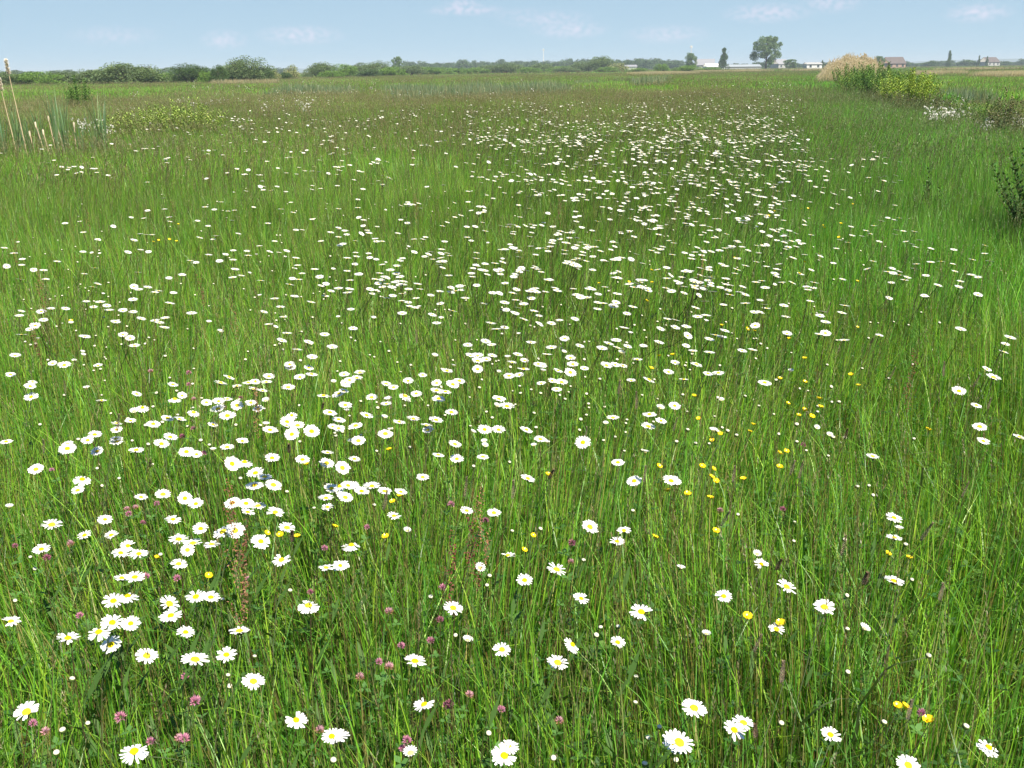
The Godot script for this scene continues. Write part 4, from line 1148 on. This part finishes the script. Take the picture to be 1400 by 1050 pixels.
# ---------------------------------------------------------------- village
func house(called: String, px: float, dist: float, w: float, d: float, eaves: float, ridge: float, turn: float, wall: Material, roof: Material, label: String, category := "house", windows := 3) -> void:
	var o := thing(called, spot(px, dist), label, category)
	o.rotation.y = turn
	var a := Acc.new()
	a.box(Vector3(-w / 2, 0, -d / 2), Vector3(w / 2, eaves, d / 2))
	for s in [-1, 1]:
		var x: float = s * w / 2
		a.quad(Vector3(x, eaves, -d / 2), Vector3(x, ridge, 0), Vector3(x, ridge, 0), Vector3(x, eaves, d / 2))
	part("wall", a.mesh(wall), o)
	var r := Acc.new()
	for s in [-1, 1]:
		var e := Vector3(0, eaves - 0.15, s * (d / 2 + 0.35))
		var t := Vector3(0, ridge + 0.12, 0)
		var x := Vector3(w / 2 + 0.3, 0, 0)
		r.quad(e - x, e + x, t + x, t - x)
		r.quad(e - x - Vector3(0, 0.15, 0), e + x - Vector3(0, 0.15, 0), t + x - Vector3(0, 0.15, 0), t - x - Vector3(0, 0.15, 0))
	part("roof", r.mesh(roof), o)
	for k in windows:
		var x := w * ((k + 0.5) / windows - 0.5)
		var f := Acc.new()
		f.box(Vector3(x - 0.55, eaves * 0.35, d / 2 - 0.02), Vector3(x + 0.55, eaves * 0.8, d / 2 + 0.04))
		part("window", f.mesh(M.window), o)

func village() -> void:
	M.white = flat_material("white_paint", Color(0.62, 0.62, 0.6))
	M.pale = flat_material("pale_wall", Color(0.34, 0.34, 0.33))
	M.brick = flat_material("brick_wall", Color(0.3, 0.2, 0.15))
	M.greyroof = flat_material("grey_roof", Color(0.24, 0.24, 0.26))
	M.redroof = flat_material("brown_roof", Color(0.1, 0.08, 0.075))
	M.glassroof = flat_material("glasshouse_roof", Color(0.33, 0.36, 0.37), 0.4)
	M.window = flat_material("window_glass", Color(0.05, 0.06, 0.07), 0.2)
	M.metal = flat_material("mast_metal", Color(0.5, 0.5, 0.5), 0.5)
	house("greenhouse", 976, 560, 10, 8, 2.0, 3.4, 0.1, M.white, M.white, "small white greenhouse beside the slender pointed tree", "greenhouse", 0)
	house("greenhouse", 1012, 600, 22, 10, 1.8, 2.8, 0.05, M.pale, M.glassroof, "long pale glass greenhouse before the tall poplar", "greenhouse", 0)
	house("farmhouse", 963, 640, 12, 9, 3.0, 6.4, -0.2, M.pale, M.greyroof, "grey roofed house behind the small white greenhouse")
	house("farmhouse", 1066, 640, 8, 8, 3.0, 5.6, 0.4, M.pale, M.greyroof, "small grey house next to the tall poplar", "house", 2)
	house("barn", 1111, 520, 7.5, 6, 2.6, 3.2, 0.0, M.white, M.pale, "low white barn on the horizon with dark openings", "barn", 2)
	house("farmhouse", 1221, 560, 9.5, 8, 2.6, 5.6, 0.15, M.brick, M.redroof, "farmhouse with steep brown roof beside a round tree")
	house("farmhouse", 1150, 600, 9, 8, 2.8, 5.4, -0.1, M.brick, M.greyroof, "brick house half hidden behind the tan reeds")
	house("farmhouse", 1352, 760, 10, 9, 3.0, 6.0, 0.3, M.pale, M.redroof, "small red roofed house near two slim trees")
	house("barn", 862, 620, 7, 6, 2.6, 3.4, 0.0, M.white, M.greyroof, "tiny white barn behind the bush row's end", "barn", 0)
	for s in [[944, 700, 16.0, "thin grey antenna mast behind the small rounded tree"], [743, 900, 19.0, "thin white antenna mast above the hazy wood line"]]:
		var o := thing("antenna_mast", spot(s[0], s[1]), s[3], "mast")
		var a := Acc.new()
		a.tube([Vector3.ZERO, Vector3(0, s[2], 0)], [0.45, 0.22], 6, Color.WHITE)
		part("pole", a.mesh(M.white if s[0] < 800 else M.metal), o)
		var b := Acc.new()
		for k in 3: b.box(Vector3(-0.75, s[2] - 1.8 + k * 0.0, -0.2 + k * 0.5 - 0.5), Vector3(0.75, s[2] - 0.4, -0.1 + k * 0.5 - 0.5))
		part("antenna", b.mesh(M.metal), o)
	# a low wooded rise on the horizon
	var h := Acc.new()
	var n := 120
	for k in n:
		var p := []
		for q in [k, k + 1]:
			var px: float = -500.0 + q * 20.0
			var s := spot(px, 4200.0)
			p.append(s)
			p.append(s + Vector3(0, 15.0 + 6.0 * bump.get_noise_2d(q * 14.0, 3.0) + 4.0 * sin(q * 0.21), -160.0))
		h.quad(p[0], p[1], p[3], p[2], Color(0.05, 0.08, 0.035))
	structure("hills", h.mesh(M.leaf))

# ---------------------------------------------------------------- ground and sky
func lay_ground() -> void:
	var xs := []
	var zs := []
	for k in range(-70, 71): xs.append(sinh(k / 70.0 * 6.2) / sinh(6.2) * 6000.0)
	for k in range(-12, 111): zs.append(-sinh(k / 110.0 * 6.4) / sinh(6.4) * 7000.0)
	var a := Acc.new()
	for z in zs:
		for x in xs:
			a.v.append(Vector3(x, ground_y(x, z), z)); a.n.append(Vector3.UP); a.c.append(Color.WHITE)
	var w := xs.size()
	for r in zs.size() - 1:
		for q in w - 1:
			var b := r * w + q
			a.i.append_array(PackedInt32Array([b, b + w, b + w + 1, b, b + w + 1, b + 1]))
	structure("ground", a.mesh(M.ground))

func cloud_cover() -> ImageTexture:
	var wd := 4096
	var ht := 2048
	var im := Image.create(wd, ht, false, Image.FORMAT_RGBA8)
	im.fill(Color(0, 0, 0, 0))
	var r := RandomNumberGenerator.new()
	r.seed = 4
	var nz := FastNoiseLite.new()
	nz.frequency = 0.09
	nz.fractal_octaves = 4
	# small fair-weather clouds low all round the sky; those in view stand where the photograph has them
	var list := []
	for s in [[180, 34, 22, 7, 0.7], [298, 32, 20, 7, 0.65], [350, 29, 40, 10, 0.95], [395, 31, 24, 7, 0.5], [485, 22, 24, 6, 0.6], [585, 25, 34, 7, 0.7], [785, 10, 30, 8, 0.8], [75, 40, 18, 5, 0.4], [980, 18, 22, 7, 0.5], [1130, 20, 26, 7, 0.65], [1108, 23, 20, 5, 0.4], [660, 22, 30, 5, 0.3], [1075, 43, 24, 5, 0.35], [1330, 55, 30, 6, 0.3], [10, 2, 90, 6, 0.7], [270, 4, 40, 5, 0.35], [410, 6, 30, 6, 0.35], [845, 20, 26, 5, 0.3], [725, 6, 30, 6, 0.3], [1250, 12, 60, 7, 0.2]]:
		var d := ray(s[0], s[1])
		list.append([atan2(d.x, -d.z), asin(d.y), s[2] / FOCAL, s[3] / FOCAL, s[4]])
	for k in 150:
		var az := r.randf_range(-PI, PI)
		if absf(az) < 0.56: continue
		list.append([az, r.randf_range(0.02, 0.16), r.randf_range(0.012, 0.04), r.randf_range(0.004, 0.008), r.randf_range(0.3, 0.9)])
	for c in list:
		var cx: float = (c[0] / TAU + 0.5) * wd
		var cy: float = (0.5 - c[1] / PI) * ht
		var rx: float = c[2] / TAU * wd
		var ry: float = maxf(c[3] / PI * ht, 2.0)
		for y in range(int(cy - ry * 2.2), int(cy + ry * 2.2) + 1):
			for x in range(int(cx - rx * 1.6), int(cx + rx * 1.6) + 1):
				var e := Vector2((x - cx) / rx, (y - cy) / ry)
				var k := clampf(1.0 - e.length() * 0.75, 0.0, 1.0)
				k *= clampf(0.55 + nz.get_noise_2d(x * 2.0, y * 4.0) * 1.5, 0.0, 1.0)
				var old := im.get_pixel(posmod(x, wd), clampi(y, 0, ht - 1)).a
				im.set_pixel(posmod(x, wd), clampi(y, 0, ht - 1), Color(0.62, 0.42, 0.4, maxf(old, k * c[4] * 0.85)))
	return ImageTexture.create_from_image(im)

func _ready() -> void:
	rng.seed = 1
	bump.frequency = 0.25
	patchy.frequency = 0.11
	patchy.seed = 9
	# camera
	cam = Camera3D.new()
	cam.name = "camera"
	cam.fov = rad_to_deg(2.0 * atan(525.0 / FOCAL))
	cam.near = 0.05
	cam.far = 12000.0
	cam.basis = Basis(Vector3.RIGHT, -atan(430.0 / FOCAL)) * Basis(Vector3.BACK, -0.0116)
	cam.position = EYE
	add_child(cam)
	cam.current = true
	# sky and sun
	var sky := ProceduralSkyMaterial.new()
	sky.sky_top_color = Color(0.3, 0.48, 0.72)
	sky.sky_horizon_color = Color(0.715, 0.84, 0.915)
	sky.sky_curve = 0.22
	sky.sky_energy_multiplier = 0.75
	sky.ground_horizon_color = Color(0.5, 0.55, 0.5)
	sky.ground_bottom_color = Color(0.25, 0.3, 0.2)
	sky.sun_angle_max = 1.0
	sky.sky_cover = cloud_cover()
	var env := Environment.new()
	env.background_mode = Environment.BG_SKY
	env.sky = Sky.new()
	env.sky.sky_material = sky
	env.tonemap_mode = Environment.TONE_MAPPER_LINEAR
	env.tonemap_exposure = 2.02
	env.sdfgi_enabled = true
	env.ssao_enabled = true
	env.ssil_enabled = true
	env.fog_enabled = true
	env.fog_density = 0.00035
	env.fog_light_color = Color(0.83, 0.89, 0.93)
	var world := WorldEnvironment.new()
	world.environment = env
	add_child(world)
	var sun := DirectionalLight3D.new()
	sun.name = "sun"
	sun.light_energy = 1.6
	sun.light_color = Color(1.0, 0.96, 0.89)
	sun.light_angular_distance = 0.5
	sun.shadow_enabled = true
	sun.look_at_from_position(Vector3(0.5, 1.05, 0.72), Vector3.ZERO)
	add_child(sun)
	# the place
	make_materials()
	lay_ground()
	grow_grass()
	print("grass done ", Time.get_ticks_msec())
	reeds()
	far_vegetation()
	print("far done ", Time.get_ticks_msec())
	near_shrubs()
	cattails()
	village()
	plant_flowers()
	rng.seed = 900
	arching_blades()
	print("all done ", Time.get_ticks_msec())
